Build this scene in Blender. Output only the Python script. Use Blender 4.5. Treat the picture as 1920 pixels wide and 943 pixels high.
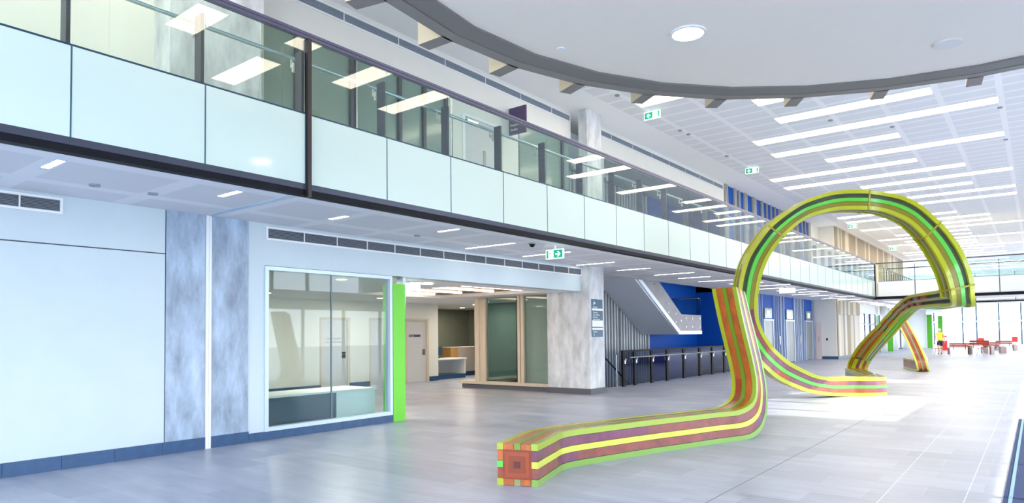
import bpy, bmesh, math, random
from mathutils import Vector, Matrix
random.seed(7)
for o in list(bpy.data.objects): bpy.data.objects.remove(o)
scn = bpy.context.scene
COL = scn.collection

# ------------------------------------------------------------ camera
cam_d = bpy.data.cameras.new('camera'); cam = bpy.data.objects.new('camera', cam_d); COL.objects.link(cam)
R_, U_, F_ = Vector((0.788193, 0.615320, -0.011573)), Vector((0.031832, -0.021981, 0.999251)), Vector((-0.614605, 0.787971, 0.036912))
m = Matrix((( R_.x, U_.x, -F_.x, 0), (R_.y, U_.y, -F_.y, 0), (R_.z, U_.z, -F_.z, 1.58), (0, 0, 0, 1)))
cam.matrix_world = m
cam_d.sensor_width = 36; cam_d.lens = 1261.06/1920*36; cam_d.shift_y = 109.88/1920
cam_d.clip_end = 400
scn.camera = cam

# ------------------------------------------------------------ world, sun, exposure
w = bpy.data.worlds.new('sky'); scn.world = w; w.use_nodes = True
wn = w.node_tree.nodes; wl = w.node_tree.links; wn.clear()
wo = wn.new('ShaderNodeOutputWorld'); bg = wn.new('ShaderNodeBackground')
tc = wn.new('ShaderNodeTexCoord'); sp = wn.new('ShaderNodeSeparateXYZ'); rp = wn.new('ShaderNodeValToRGB')
wl.new(tc.outputs['Generated'], sp.inputs[0]); wl.new(sp.outputs['Z'], rp.inputs[0])
rp.color_ramp.elements[0].position = 0.0; rp.color_ramp.elements[0].color = (.88, .94, 1, 1)
rp.color_ramp.elements[1].position = .6; rp.color_ramp.elements[1].color = (.52, .70, 1, 1)
wl.new(rp.outputs[0], bg.inputs[0]); bg.inputs[1].default_value = 6.0
wl.new(bg.outputs[0], wo.inputs[0])
sun_d = bpy.data.lights.new('sun', 'SUN'); sun = bpy.data.objects.new('sun', sun_d); COL.objects.link(sun)
sun_d.energy = 6; sun_d.angle = .01; sun_d.color = (1, .93, .82)
sun.rotation_euler = Vector((-math.cos(math.radians(30)), -.04, -math.sin(math.radians(30)))).to_track_quat('-Z', 'Y').to_euler()
scn.view_settings.view_transform = 'Standard'; scn.view_settings.look = 'None'
scn.view_settings.exposure = 0.78; scn.view_settings.gamma = 1
scn.view_settings.use_curve_mapping = False
STRIP = 6.5      # ceiling light boxes
SOFF = 9.0       # small recessed lights

# ------------------------------------------------------------ helpers
def lin(c):
    c = c/255
    return c/12.92 if c <= .04045 else ((c+.055)/1.055)**2.4
def rgb(r, g, b): return (lin(r), lin(g), lin(b), 1)
MATS = {}
def mat(name, col, rough=.5, metal=0, var=0, scale=3, stretch=(1, 1, 1), bump=0, coat=0, emit=0, spec=.5):
    if name in MATS: return MATS[name]
    m = bpy.data.materials.new(name); m.use_nodes = True; MATS[name] = m
    n = m.node_tree.nodes; l = m.node_tree.links; p = n['Principled BSDF']
    c = rgb(*col)
    p.inputs['Base Color'].default_value = c; p.inputs['Roughness'].default_value = rough
    p.inputs['Metallic'].default_value = metal; p.inputs['Coat Weight'].default_value = coat
    p.inputs['Coat Roughness'].default_value = .08; p.inputs['Specular IOR Level'].default_value = spec
    if emit:
        p.inputs['Emission Color'].default_value = c; p.inputs['Emission Strength'].default_value = emit
    if var or bump:
        t = n.new('ShaderNodeTexCoord'); mp = n.new('ShaderNodeMapping'); nz = n.new('ShaderNodeTexNoise')
        mp.inputs['Scale'].default_value = stretch; nz.inputs['Scale'].default_value = scale
        nz.inputs['Detail'].default_value = 6; nz.inputs['Roughness'].default_value = .6
        l.new(t.outputs['Object'], mp.inputs[0]); l.new(mp.outputs[0], nz.inputs[0])
        if var:
            r = n.new('ShaderNodeValToRGB'); l.new(nz.outputs[0], r.inputs[0])
            r.color_ramp.elements[0].position = .3; r.color_ramp.elements[1].position = .7
            r.color_ramp.elements[0].color = tuple(max(0, x*(1-var)) for x in c[:3])+(1,)
            r.color_ramp.elements[1].color = tuple(min(1, x*(1+var)) for x in c[:3])+(1,)
            l.new(r.outputs[0], p.inputs['Base Color'])
        if bump:
            b = n.new('ShaderNodeBump'); b.inputs['Strength'].default_value = bump; b.inputs['Distance'].default_value = .01
            l.new(nz.outputs[0], b.inputs['Height']); l.new(b.outputs[0], p.inputs['Normal'])
    return m
def math_node(n, l, op, a, b=None, c=None):
    k = n.new('ShaderNodeMath'); k.operation = op
    for i, v in enumerate((a, b, c)):
        if v is None: continue
        if isinstance(v, (int, float)): k.inputs[i].default_value = v
        else: l.new(v, k.inputs[i])
    return k.outputs[0]
def glass(name, tint, refl=1.0, minr=.03):
    m = bpy.data.materials.new(name); m.use_nodes = True; MATS[name] = m
    n = m.node_tree.nodes; l = m.node_tree.links; n.clear()
    o = n.new('ShaderNodeOutputMaterial'); mx = n.new('ShaderNodeMixShader'); t = n.new('ShaderNodeBsdfTransparent')
    g = n.new('ShaderNodeBsdfGlossy'); f = n.new('ShaderNodeLayerWeight'); f.inputs[0].default_value = .5
    t.inputs[0].default_value = rgb(*tint); g.inputs['Roughness'].default_value = .01; g.inputs['Color'].default_value = (1, 1, 1, 1)
    a = math_node(n, l, 'POWER', f.outputs['Facing'], 4.0)
    a = math_node(n, l, 'MULTIPLY_ADD', a, refl, minr)
    l.new(a, mx.inputs[0]); l.new(t.outputs[0], mx.inputs[1]); l.new(g.outputs[0], mx.inputs[2]); l.new(mx.outputs[0], o.inputs[0])
    return m
def link(o, parent=None):
    COL.objects.link(o)
    if parent: o.parent = parent
    return o
def obj(name, bm, ma, parent=None, smooth=False):
    me = bpy.data.meshes.new(name); bm.to_mesh(me); bm.free()
    for x in (ma if isinstance(ma, (list, tuple)) else [ma]): me.materials.append(x)
    if smooth:
        for p in me.polygons: p.use_smooth = True
    return link(bpy.data.objects.new(name, me), parent)
def box(bm, x0, x1, y0, y1, z0, z1, mi=0, M=None):
    vs = [bm.verts.new((x, y, z)) for x in (x0, x1) for y in (y0, y1) for z in (z0, z1)]
    if M is not None:
        for v in vs: v.co = M @ v.co
    for f in ((0, 1, 3, 2), (4, 6, 7, 5), (0, 4, 5, 1), (2, 3, 7, 6), (0, 2, 6, 4), (1, 5, 7, 3)):
        fc = bm.faces.new([vs[i] for i in f]); fc.material_index = mi
    return bm
def bx(*boxes):
    bm = bmesh.new()
    for b in boxes: box(bm, *b)
    return bm
def tube(bm, pts, r, n=10, cap=True):
    pts = [Vector(p) for p in pts]; rings = []
    for i, p in enumerate(pts):
        t = (pts[min(i+1, len(pts)-1)]-pts[max(i-1, 0)]).normalized()
        a = t.cross(Vector((0, 0, 1)) if abs(t.z) < .95 else Vector((1, 0, 0))).normalized(); b = t.cross(a)
        rr = r[i] if isinstance(r, (list, tuple)) else r
        rings.append([bm.verts.new(p+a*math.cos(k*2*math.pi/n)*rr+b*math.sin(k*2*math.pi/n)*rr) for k in range(n)])
    for i in range(len(rings)-1):
        for k in range(n): bm.faces.new((rings[i][k], rings[i][(k+1) % n], rings[i+1][(k+1) % n], rings[i+1][k]))
    if cap: bm.faces.new(rings[0][::-1]); bm.faces.new(rings[-1])
    return bm
def disc(bm, cx, cy, z0, z1, r, n=24):
    return tube(bm, [(cx, cy, z0), (cx, cy, z1)], r, n)
def prism(bm, poly, axis, a, b, mi=0):
    """extrude a 2D polygon along an axis ('x','y','z') from a to b"""
    def P(u, v, w): return {'x': (w, u, v), 'y': (u, w, v), 'z': (u, v, w)}[axis]
    A = [bm.verts.new(P(u, v, a)) for u, v in poly]; B = [bm.verts.new(P(u, v, b)) for u, v in poly]
    f = [bm.faces.new(A[::-1]), bm.faces.new(B)]
    for i in range(len(poly)): f.append(bm.faces.new((A[i], A[(i+1) % len(poly)], B[(i+1) % len(poly)], B[i])))
    for x in f: x.material_index = mi
    return bm
def tag(o, label, cat, group=None, kind=None):
    o['label'] = label; o['category'] = cat
    if group: o['group'] = group
    if kind: o['kind'] = kind
    return o
def thing(name, label, cat, loc=(0, 0, 0), rz=0, group=None):
    o = link(bpy.data.objects.new(name, None)); o.location = loc; o.rotation_euler = (0, 0, rz); o.empty_display_size = .1
    return tag(o, label, cat, group)
def struct(name, bm, ma, label=None):
    o = obj(name, bm, ma); o['kind'] = 'structure'
    if label: o['label'] = label
    return o
def dup(root, loc, rz=None, label=None, group=None):
    r = root.copy(); COL.objects.link(r); r.location = loc
    if rz is not None: r.rotation_euler = (0, 0, rz)
    if label: r['label'] = label
    if group: r['group'] = group
    for ch in list(root.children):
        c = ch.copy(); COL.objects.link(c); c.parent = r
        for g in list(ch.children):
            d = g.copy(); COL.objects.link(d); d.parent = c
    return r
def text(name, s, size, M, ma, parent, depth=.002, align='LEFT'):
    cu = bpy.data.curves.new(name, 'FONT'); cu.body = s; cu.size = size; cu.extrude = depth; cu.align_x = align
    t = bpy.data.objects.new(name, cu); COL.objects.link(t)
    dg = bpy.context.evaluated_depsgraph_get(); me = bpy.data.meshes.new_from_object(t.evaluated_get(dg))
    bpy.data.objects.remove(t); me.materials.clear(); me.materials.append(ma)
    o = link(bpy.data.objects.new(name, me), parent); o.matrix_local = M
    return o
def frame_x(x, y, z):   # text plane facing +X, reading along +Y
    return Matrix(((0, 0, 1, x), (1, 0, 0, y), (0, 1, 0, z), (0, 0, 0, 1)))
def frame_ny(x, y, z):  # text plane facing -Y, reading along +X
    return Matrix(((1, 0, 0, x), (0, 0, -1, y), (0, 1, 0, z), (0, 0, 0, 1)))

ORD = 'first second third fourth fifth sixth seventh eighth ninth tenth eleventh twelfth thirteenth fourteenth fifteenth sixteenth seventeenth eighteenth nineteenth twentieth'.split()
# ------------------------------------------------------------ materials
CREAM = mat('cream_wall_paint', (226, 224, 214), .55, var=.02, scale=2)
CREAMB = mat('cream_wall_blue_daylight', (196, 208, 210), .5, var=.02, scale=2)  # cream wall with the blue daylight cast put into its colour
WHITE = mat('white_paint', (235, 236, 234), .5)
PLASTER = mat('soffit_plaster', (236, 236, 236), .7)
CONC = mat('raw_concrete', (202, 204, 204), .6, var=.3, scale=3.2, stretch=(1.2, 1.2, .45), bump=.25)
CONCB = mat('sealed_blue_concrete', (150, 166, 182), .35, var=.42, scale=3.2, stretch=(1, 1.4, .5), bump=.2)
SKIRT = mat('bluestone_skirting', (44, 78, 114), .4, var=.15, scale=9)
BLACK = mat('black_metal', (14, 16, 24), .6, spec=.2)
CHAR = mat('charcoal_metal', (66, 70, 84), .35, metal=.3)
STEEL = mat('brushed_stainless', (190, 192, 192), .25, metal=1)
STEELP = mat('stainless_panel', (132, 136, 134), .4, metal=.35, var=.12, scale=2, stretch=(1, 1, .3))
ALU = mat('pale_aluminium', (196, 210, 222), .35, metal=.2)
GREEN = mat('lime_green_paint', (110, 205, 45), .45)
BLUE = mat('cobalt_blue_panel', (2, 78, 168), .55, spec=.25)
TIMB = mat('pale_timber', (206, 192, 170), .5, var=.08, scale=4, stretch=(8, 8, .6))
OAK = mat('oak_veneer', (206, 156, 92), .5, var=.1, scale=4, stretch=(6, 6, .5))
CEILBR = mat('timber_slat_ceiling', (128, 88, 56), .5, var=.15, scale=3, stretch=(6, .5, 1))
LOUV = mat('louvre_grey', (120, 128, 136), .5)
DARK = mat('dark_recess', (50, 54, 60), .7)
GREYW = mat('grey_green_wall', (122, 126, 110), .6, var=.05)
LGLASS = mat('grey_green_back_panel', (126, 146, 136), .2, coat=.3)
GLASS = glass('clear_glass', (238, 246, 242), .9, .04)
WGLASS = glass('window_glass', (250, 251, 254), .8, .04)
TGLASS = glass('tinted_glass', (228, 237, 235), .2, .022)
BGLASS = glass('stair_glass', (150, 176, 205), .3, .03)
FROST = mat('frosted_mint_glass', (204, 220, 208), .28, coat=1)
FASC = mat('ring_grey_paint', (132, 126, 120), .5)
DISCM = mat('canopy_white', (240, 230, 214), .6, bump=.05, scale=60)
LED = mat('light_box_diffuser', (255, 240, 220), .5, emit=STRIP)
LEDS = mat('recessed_diffuser', (255, 250, 242), .5, emit=SOFF)
LEDW = mat('warm_bar_diffuser', (255, 226, 190), .5, emit=10)
EGREEN = mat('exit_sign_green', (0, 150, 110), .4, emit=.5)
EWHITE = mat('exit_sign_white', (240, 255, 250), .4, emit=.8)
NAVY = mat('navy_sign', (44, 84, 106), .4)
PURP = mat('purple_sign', (78, 62, 96), .4)
DOORM = mat('grey_white_door', (204, 202, 202), .45)
RUBBER = mat('mat_navy_pile', (24, 44, 84), .9, var=.2, scale=120)

def tile_floor():
    m = bpy.data.materials.new('stone_tile_floor'); m.use_nodes = True
    n = m.node_tree.nodes; l = m.node_tree.links; p = n['Principled BSDF']
    t = n.new('ShaderNodeTexCoord'); br = n.new('ShaderNodeTexBrick'); mp = n.new('ShaderNodeMapping')
    l.new(t.outputs['Object'], mp.inputs[0]); l.new(mp.outputs[0], br.inputs[0])
    mp.inputs['Location'].default_value = (.02, .12, 0)
    br.inputs['Scale'].default_value = 1; br.inputs['Brick Width'].default_value = .9; br.inputs['Row Height'].default_value = .45
    br.offset = .5; br.inputs['Mortar Size'].default_value = .004; br.inputs['Bias'].default_value = 0
    br.inputs['Color1'].default_value = (.36, .38, .44, 1); br.inputs['Color2'].default_value = (.48, .495, .55, 1)
    br.inputs['Mortar'].default_value = (.5, .52, .55, 1)
    mp2 = n.new('ShaderNodeMapping'); mp2.inputs['Scale'].default_value = (.6, 3, 1); nz = n.new('ShaderNodeTexNoise')
    nz.inputs['Scale'].default_value = 1.6; nz.inputs['Detail'].default_value = 8; nz.inputs['Roughness'].default_value = .65
    l.new(t.outputs['Object'], mp2.inputs[0]); l.new(mp2.outputs[0], nz.inputs[0])
    r = n.new('ShaderNodeValToRGB'); r.color_ramp.elements[0].position = .3; r.color_ramp.elements[1].position = .75
    r.color_ramp.elements[0].color = (.62, .65, .72, 1); r.color_ramp.elements[1].color = (1.1, 1.1, 1.1, 1)
    l.new(nz.outputs[0], r.inputs[0])
    mx = n.new('ShaderNodeMix'); mx.data_type = 'RGBA'; mx.blend_type = 'MULTIPLY'; mx.inputs[0].default_value = 1
    l.new(br.outputs[0], mx.inputs[6]); l.new(r.outputs[0], mx.inputs[7])
    l.new(mx.outputs[2], p.inputs['Base Color'])
    rr = math_node(n, l, 'MULTIPLY_ADD', nz.outputs[0], .35, .18); l.new(rr, p.inputs['Roughness'])
    b = n.new('ShaderNodeBump'); b.inputs['Strength'].default_value = .15; b.inputs['Distance'].default_value = .004
    l.new(nz.outputs[0], b.inputs['Height']); l.new(b.outputs[0], p.inputs['Normal'])
    return m
def ceiling_mat(name, px, py, gx, gy, dark, light, ox=0, oy=0, border=None):
    """perforated plasterboard: plain bands between perforated fields"""
    m = bpy.data.materials.new(name); m.use_nodes = True
    n = m.node_tree.nodes; l = m.node_tree.links; p = n['Principled BSDF']; p.inputs['Roughness'].default_value = .75
    t = n.new('ShaderNodeTexCoord'); s = n.new('ShaderNodeSeparateXYZ'); l.new(t.outputs['Object'], s.inputs[0])
    def band(o, per, w, off):
        a = math_node(n, l, 'ADD', o, off+100*per); a = math_node(n, l, 'MODULO', a, per)
        return math_node(n, l, 'GREATER_THAN', a, w)
    a = band(s.outputs['X'], px, gx, ox); b = band(s.outputs['Y'], py, gy, oy)
    f = math_node(n, l, 'MULTIPLY', a, b)
    if border:
        f = math_node(n, l, 'MULTIPLY', f, math_node(n, l, 'GREATER_THAN', s.outputs['X'], border[0]))
        f = math_node(n, l, 'MULTIPLY', f, math_node(n, l, 'GREATER_THAN', s.outputs['Y'], border[1]))
    def dots(o):
        k = math_node(n, l, 'MULTIPLY', o, 2*math.pi/.045); return math_node(n, l, 'SINE', k)
    d = math_node(n, l, 'MULTIPLY', dots(s.outputs['X']), dots(s.outputs['Y']))
    d = math_node(n, l, 'MULTIPLY_ADD', d, .12, .88); 
    mx = n.new('ShaderNodeMix'); mx.data_type = 'RGBA'; l.new(f, mx.inputs[0])
    mx.inputs[6].default_value = light; mx.inputs[7].default_value = dark
    l.new(mx.outputs[2], p.inputs['Base Color'])
    return m
FLOOR = tile_floor()
CEIL = ceiling_mat('perforated_main_ceiling', 1.25, .635, .14, .12, (.74, .75, .76, 1), (.86, .86, .86, 1), ox=.62, oy=.1, border=(-8.6, 12.6))
SOFM = ceiling_mat('perforated_soffit', 1.25, 1.32, .22, .22, (.74, .74, .77, 1), (.84, .84, .87, 1), ox=.1, oy=.3)
# ------------------------------------------------------------ large structure
XB = -7.23; WX = -9.47; UX = -9.72; ZC = 3.37; ZT = 7.56
struct('floor', bx((-24, 8, -8, 17.0, -.3, 0), (-9.84, 8, 17.0, 28.6, -.3, 0), (-24, -12.25, 17.0, 28.6, -.3, 0), (-24, 8, 28.6, 130, -.3, 0)), FLOOR)
struct('ceiling', bx((-16, 8, -8, 96, ZT, ZT+.3)), CEIL)
struct('ceiling_undercroft', bx((-10.38, XB-.12, -8, 62, ZC, ZC+.93), (-16, -10.38, 28.75, 62, ZC, ZC+.93), (-16, -10.38, -8, 15.9, ZC, ZC+.93), (-11.88, -10.38, 15.9, 18.9, ZC, ZC+.93)), SOFM)
struct('trim_1', bx((XB-.12, XB, -8, 43.13, ZC, ZC+.075)), BLACK)
struct('trim_2', bx((XB-.12, XB+.004, -8, 43.13, ZC+.075, ZC+.15)), CHAR)
struct('wall_left', bx((WX-.3, WX, -8, 4.36, 2.765, ZC), (WX-.3, WX-.02, -8, 4.36, 2.75, 2.767), (WX-.3, WX, -8, 4.36, 0, 2.75),
       (WX-.3, WX, 5.605, 5.88, 0, ZC), (WX-.3, WX, 5.88, 15.12, 2.71, ZC), (WX-.3, WX, 5.88, 8.5, 0, .13)), CREAMB)
struct('trim_5', bx((WX-.02, WX-.006, -8, 4.36, 2.75, 2.767), (WX-.01, WX+.002, 4.36, 4.37, .16, ZC)), mat('shadow_gap', (60, 66, 74), .8))
struct('wall_concrete', bx((WX-.3, WX+.012, 4.37, 4.925, 0, ZC), (WX-.3, WX+.012, 5.015, 5.60, 0, ZC)), CONCB, 'blue grey concrete wall panels either side of a white joint cover')
tag(obj('joint_cover', bx((WX-.05, WX+.03, 4.93, 4.962, 0, ZC), (WX-.05, WX+.02, 4.962, 4.978, 0, ZC), (WX-.05, WX+.03, 4.978, 5.01, 0, ZC)), WHITE), 'white vertical expansion joint cover between the two blue grey concrete panels', 'joint cover')
struct('baseboard_left', bx(*[(WX, WX+.03, y, y+.596, 0, .167) for y in [4.33-.6*k for k in range(1, 18)]], (WX+.012, WX+.03, 4.33, 4.925, 0, .167), (WX+.012, WX+.03, 5.015, 5.6, 0, .167), *[(WX, WX+.03, 5.604+.58*k, 5.604+.58*k+.577, 0, .13) for k in range(5)]), SKIRT)
tag(obj('soffit_joint', bx((WX, XB-.12, 4.90, 4.925, ZC-.012, ZC), (WX, XB-.12, 4.985, 5.01, ZC-.012, ZC), (WX, XB-.12, 4.925, 4.985, ZC-.004, ZC)), ALU), 'narrow metal movement joint crossing the low ceiling above the concrete wall', 'joint cover')
# recess behind the left wall
struct('ceiling_recess', bx((-24, WX-.3, -2, 11.4, 2.71, 2.9), (-10.3, WX-.3, 11.4, 14.6, 2.71, 2.9), (-24, -14.1, 11.4, 14.6, 2.71, 2.9), (-24, WX-.3, 14.6, 16.0, 2.71, 2.9), (-24, -12.3, 16.0, 28.6, 2.71, 2.9)), PLASTER)
struct('ceiling_timber', bx((-14.1, -10.3, 11.4, 14.6, 2.80, 2.9)), CEILBR)
for i, (x, y0, y1) in enumerate([(-10.77, 11.9, 14.2), (-11.7, 11.8, 14.15), (-12.7, 12.0, 13.95), (-13.7, 12.3, 13.9)]):
    tag(obj('recess_light_bar', bx((x-.05, x+.05, y0, y1, 2.755, 2.80)), LEDW),
        'warm linear light bar in the brown timber ceiling, %s' % ['nearest to the open hall', 'second in from the hall', 'third in from the hall', 'farthest from the hall'][i], 'ceiling light', 'light bars in the timber ceiling')
tag(obj('downlight', disc(bmesh.new(), -10.29, 10.24, 2.695, 2.712, .13), LEDW), 'round warm downlight in the white recess ceiling beside the green panel', 'downlight')
def recess_fill_light(x, y, label, e=26):  # extra lamps added to brighten the dark recess, no known fittings
    t = thing('downlight', label, 'downlight', (x, y, 2.71), 0, 'round downlights in the recess ceiling')
    obj('diffuser', disc(bmesh.new(), 0, 0, -.012, 0, .10, 16), LEDW, t); obj('trim_ring', (lambda b: (tube(b, [(0, 0, -.008), (0, 0, 0)], .125, 20), b)[1])(bmesh.new()), WHITE, t)
    l = bpy.data.lights.new('recess_fill_lamp', 'AREA'); l.shape = 'DISK'; l.size = .2; l.energy = e; l.color = (1, .9, .78); lo = link(bpy.data.objects.new('recess_fill_lamp', l), t); lo.location = (0, 0, -.03)
for x, y, lb in [(-15.2, 9.5, 'round downlight in front of the recess doors, left one'), (-15.2, 13.2, 'round downlight in front of the recess doors, right one'), (-10.7, 8.3, 'round downlight above the interior window room'), (-16.2, 18.6, 'round downlight above the white low counter'), (-18.4, 20.3, 'round downlight behind the reception desk'), (-14.6, 17.3, 'round downlight behind the glazed timber framed box')]:
    recess_fill_light(x, y, lb, 60 if x == -10.7 else 26)
struct('wall_recess', bx((-17.1, -16.85, -2, 12.34, 0, 2.72), (-17.1, -16.85, 13.31, 14.22, 0, 2.72), (-17.1, -16.85, 15.18, 15.77, 0, 2.72), (-17.1, -16.85, 16.74, 17.3, 0, 2.72),
       (-17.1, -16.85, 12.34, 13.31, 2.14, 2.72), (-17.1, -16.85, 14.22, 15.18, 2.14, 2.72), (-17.1, -16.85, 15.77, 16.74, 2.12, 2.72), (-24, WX-.3, -2.2, -2, 0, 2.72)), CREAM)
struct('wall_niche', bx((-20.2, -20, 17.3, 28, 0, 2.72), (-20, -17.1, 17.15, 17.3, 0, 2.72), (-20, -12.3, 22.5, 22.7, 0, 2.72)), GREYW)
struct('baseboard_recess', bx((-16.85, -16.82, -2, 12.3, 0, .16), (-16.85, -16.82, 13.36, 14.17, 0, .16), (-16.85, -16.82, 15.22, 15.7, 0, .16), (-16.85, -16.82, 16.86, 17.3, 0, .16)), SKIRT)
for y0, y1, nm in [(12.34, 13.31, 1), (14.22, 15.18, 2), (15.77, 16.74, 3)]:
    d = struct('door_%d' % nm, bx((-16.93, -16.885, y0+.02, y1-.02, .01, 2.11)), DOORM)
    obj('door_frame', bx((-17, -16.83, y0-.06, y0+.02, 0, 2.18), (-17, -16.83, y1-.02, y1+.08, 0, 2.18), (-17, -16.83, y0, y1, 2.11, 2.18)), TIMB, d)
    b = obj('lock_plate', bx((-16.885, -16.875, y1-.2, y1-.06, .93, 1.12)), STEEL, d)
    tube_bm = tube(bmesh.new(), [(-16.875, y1-.12, 1.05), (-16.83, y1-.12, 1.05), (-16.83, y1-.24, 1.05)], .01, 8); obj('door_handle', tube_bm, STEEL, d)
    if nm == 3:
        s = obj('door_sign', bx((-16.885, -16.873, 15.93, 16.45, 1.55, 1.63)), PURP, d); text('lettering', 'Security', .06, frame_x(-16.872, 15.96, 1.57), WHITE, d)
    if nm == 1:
        text('lettering', 'DEPARTMENT', .085, frame_x(-16.884, 12.55, 1.50), mat('grey_lettering', (120, 118, 120)), d); text('lettering', 'RECEPTION AREA', .075, frame_x(-16.884, 12.53, 1.40), MATS['grey_lettering'], d)
    obj('hinge', bx(*[(-16.886, -16.874, y0+.02, y0+.035, z, z+.1) for z in (.25, 1.35, 1.75)]), STEEL, d)
# counter and reception desk
t = thing('service_counter', 'white low counter with open front in the dark recess beside the door', 'counter', (-17.35, 18.3, 0))
obj('worktop', bx((-.42, .35, -.95, .7, .70, .75)), WHITE, t); obj('back_panel', bx((-.42, -.38, -.9, .7, .16, .7)), WHITE, t); obj('side_panel', bx((-.42, .3, .62, .68, .16, .7)), WHITE, t)
obj('side_panel', bx((-.42, .3, -.93, -.87, .16, .7)), WHITE, t); obj('plinth', bx((-.4, .28, -.93, .68, 0, .16)), SKIRT, t)
t = thing('reception_desk', 'oak edged reception desk with beige front against the dark grey wall', 'desk', (-17.95, 19.1, 0))
obj('end_panel', bx((-.5, .02, 0, .42, .16, 1.1)), OAK, t); obj('front_panel', bx((-.1, .03, .42, 3.3, .16, 1.1)), mat('beige_laminate', (200, 188, 176), .4), t); obj('plinth', bx((-.45, 0, .02, 3.3, 0, .16)), SKIRT, t); obj('desktop', bx((-.7, .04, -.01, 3.3, 1.1, 1.13)), MATS['beige_laminate'], t)
t = thing('desk_monitor', 'small dark monitor standing on the white low counter', 'monitor', (-17.55, 17.95, .75))
obj('stand', bx((-.08, .08, -.1, .1, 0, .012), (-.015, .015, -.02, .02, .012, .12)), BLACK, t); obj('screen', bx((-.015, .015, -.26, .26, .1, .42)), mat('screen_blue_grey', (54, 84, 104), .2), t)
# window 1 in left wall
wd = struct('window_1', bx((WX-.05, WX-.03, 5.93, 7.155, .18, 2.64), (WX-.05, WX-.03, 7.17, 8.44, .18, 2.64)), TGLASS)
obj('window_frame', bx((WX-.12, WX+.03, 5.875, 5.935, .13, 2.70), (WX-.12, WX+.03, 8.43, 8.49, .13, 2.70), (WX-.12, WX+.03, 5.935, 8.43, .13, .19), (WX-.12, WX+.03, 5.935, 8.43, 2.64, 2.70)), ALU, wd)
obj('silicone_joint', bx((WX-.055, WX-.025, 7.155, 7.17, .19, 2.64)), mat('grey_silicone', (120, 140, 150)), wd)
tag(obj('green_blade_wall', bx((WX-.25, WX+.035, 8.50, 8.80, .0, 2.56)), GREEN), 'tall lime green blade panel standing at the end of the large interior window', 'wall panel')
tag(obj('blade_bracket', bx((WX-.2, WX-.02, 8.80, 8.87, 2.15, 2.70)), ALU), 'grey metal post stub under the soffit behind the lime green panel', 'bracket')
t = thing('display_counter', 'low white joinery bench behind the large interior window', 'counter', (-10.0, 7.2, 0))
obj('benchtop', bx((-.7, .21, -1.25, 1.2, .60, .63)), WHITE, t); obj('white_front', bx((-.65, .19, .3, 1.17, 0, .60)), WHITE, t); obj('grey_front', bx((-.65, .17, -1.22, .3, 0, .60)), mat('slate_laminate', (84, 98, 116), .4), t)
# exit sign white box in recess
def exit_sign(loc, rz, label, arrow=0, blank=False, w=.36, h=.18, drop=.1):
    t = thing('exit_sign', label, 'exit sign', loc, rz, 'exit signs')
    obj('sign_body', bx((-w/2, w/2, -.02, .02, -h/2, h/2)), EWHITE, t)
    obj('hanger', bx((-.02, .02, -.015, .015, h/2, h/2+drop)), WHITE, t)
    for sgn in ((-1,) if blank is None else (-1, 1)):
        y = .0215*sgn
        if blank: continue
        a = bmesh.new(); y0, y1 = sorted((y, y-.002*sgn))
        s = arrow*(1 if sgn < 0 else -1)
        # arrow field green, pictogram field white with green edge
        ax0, ax1 = (-.02, w/2-.015) if arrow > 0 else (-w/2+.015, .02)
        box(a, ax0, ax1, y0, y1, -h/2+.015, h/2-.015)
        ex0, ex1 = (-w/2+.015, -w/2+.06) if arrow > 0 else (w/2-.06, w/2-.015)
        obj('green_field', a, EGREEN, t); obj('green_field', bx((ex0, ex1, y0, y1, -h/2+.015, h/2-.015)), EGREEN, t)
        c = (ax0+ax1)/2; k = 1 if arrow > 0 else -1; b = bmesh.new(); ya, yb = sorted((y+.001*sgn, y+.004*sgn))
        prism(b, [(c+k*.06, 0), (c+k*.01, .055), (c-k*.02, .055), (c+k*.015, .015), (c-k*.06, .015), (c-k*.06, -.015), (c+k*.015, -.015), (c-k*.02, -.055), (c+k*.01, -.055)], 'y', ya, yb); obj('arrow', b, EWHITE, t)
        q = (ex1+.042) if arrow > 0 else (ex0-.042); b = bmesh.new()
        for seg in ([(q, .03), (q-.004, -.012)], [(q, .025), (q+.022, .008), (q+.03, .02)], [(q, .025), (q-.02, .012)], [(q-.004, -.012), (q+.016, -.032), (q+.01, -.06)], [(q-.004, -.012), (q-.012, -.038), (q-.034, -.042)]):
            tube(b, [(u, y, v) for u, v in seg], .006, 6)
        tube(b, [(q+.004, y, .04), (q+.005, y, .058)], .009, 8); obj('running_man', b, EGREEN, t)
    return t
exit_sign((-9.98, 9.5, 2.58), .62, 'blank white edge of an exit sign hanging in the recess ceiling', 1, True, .34, .17, .05)
exit_sign((-7.62, 11.2, 3.2), 0, 'green exit sign with right pointing arrow hanging below the low balcony soffit', 1, False, .42, .19, .08)
exit_sign((-7.8, 27.85, 3.22), 0, 'plain white exit sign box under the soffit near the blue lift wall', 1, True, .6, .2, .06)
for i, y in enumerate((16.4, 24.4, 41.2, 54.65)):
    exit_sign((-7.95, y, 7.42), 0, 'green exit sign hanging from the high ceiling, %s' % ['nearest, by the concrete column top', 'second, left of the arch', 'third, seen inside the arch', 'farthest, seen inside the arch above the bridge'][i], -1, False, .46, .2, .05)
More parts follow.
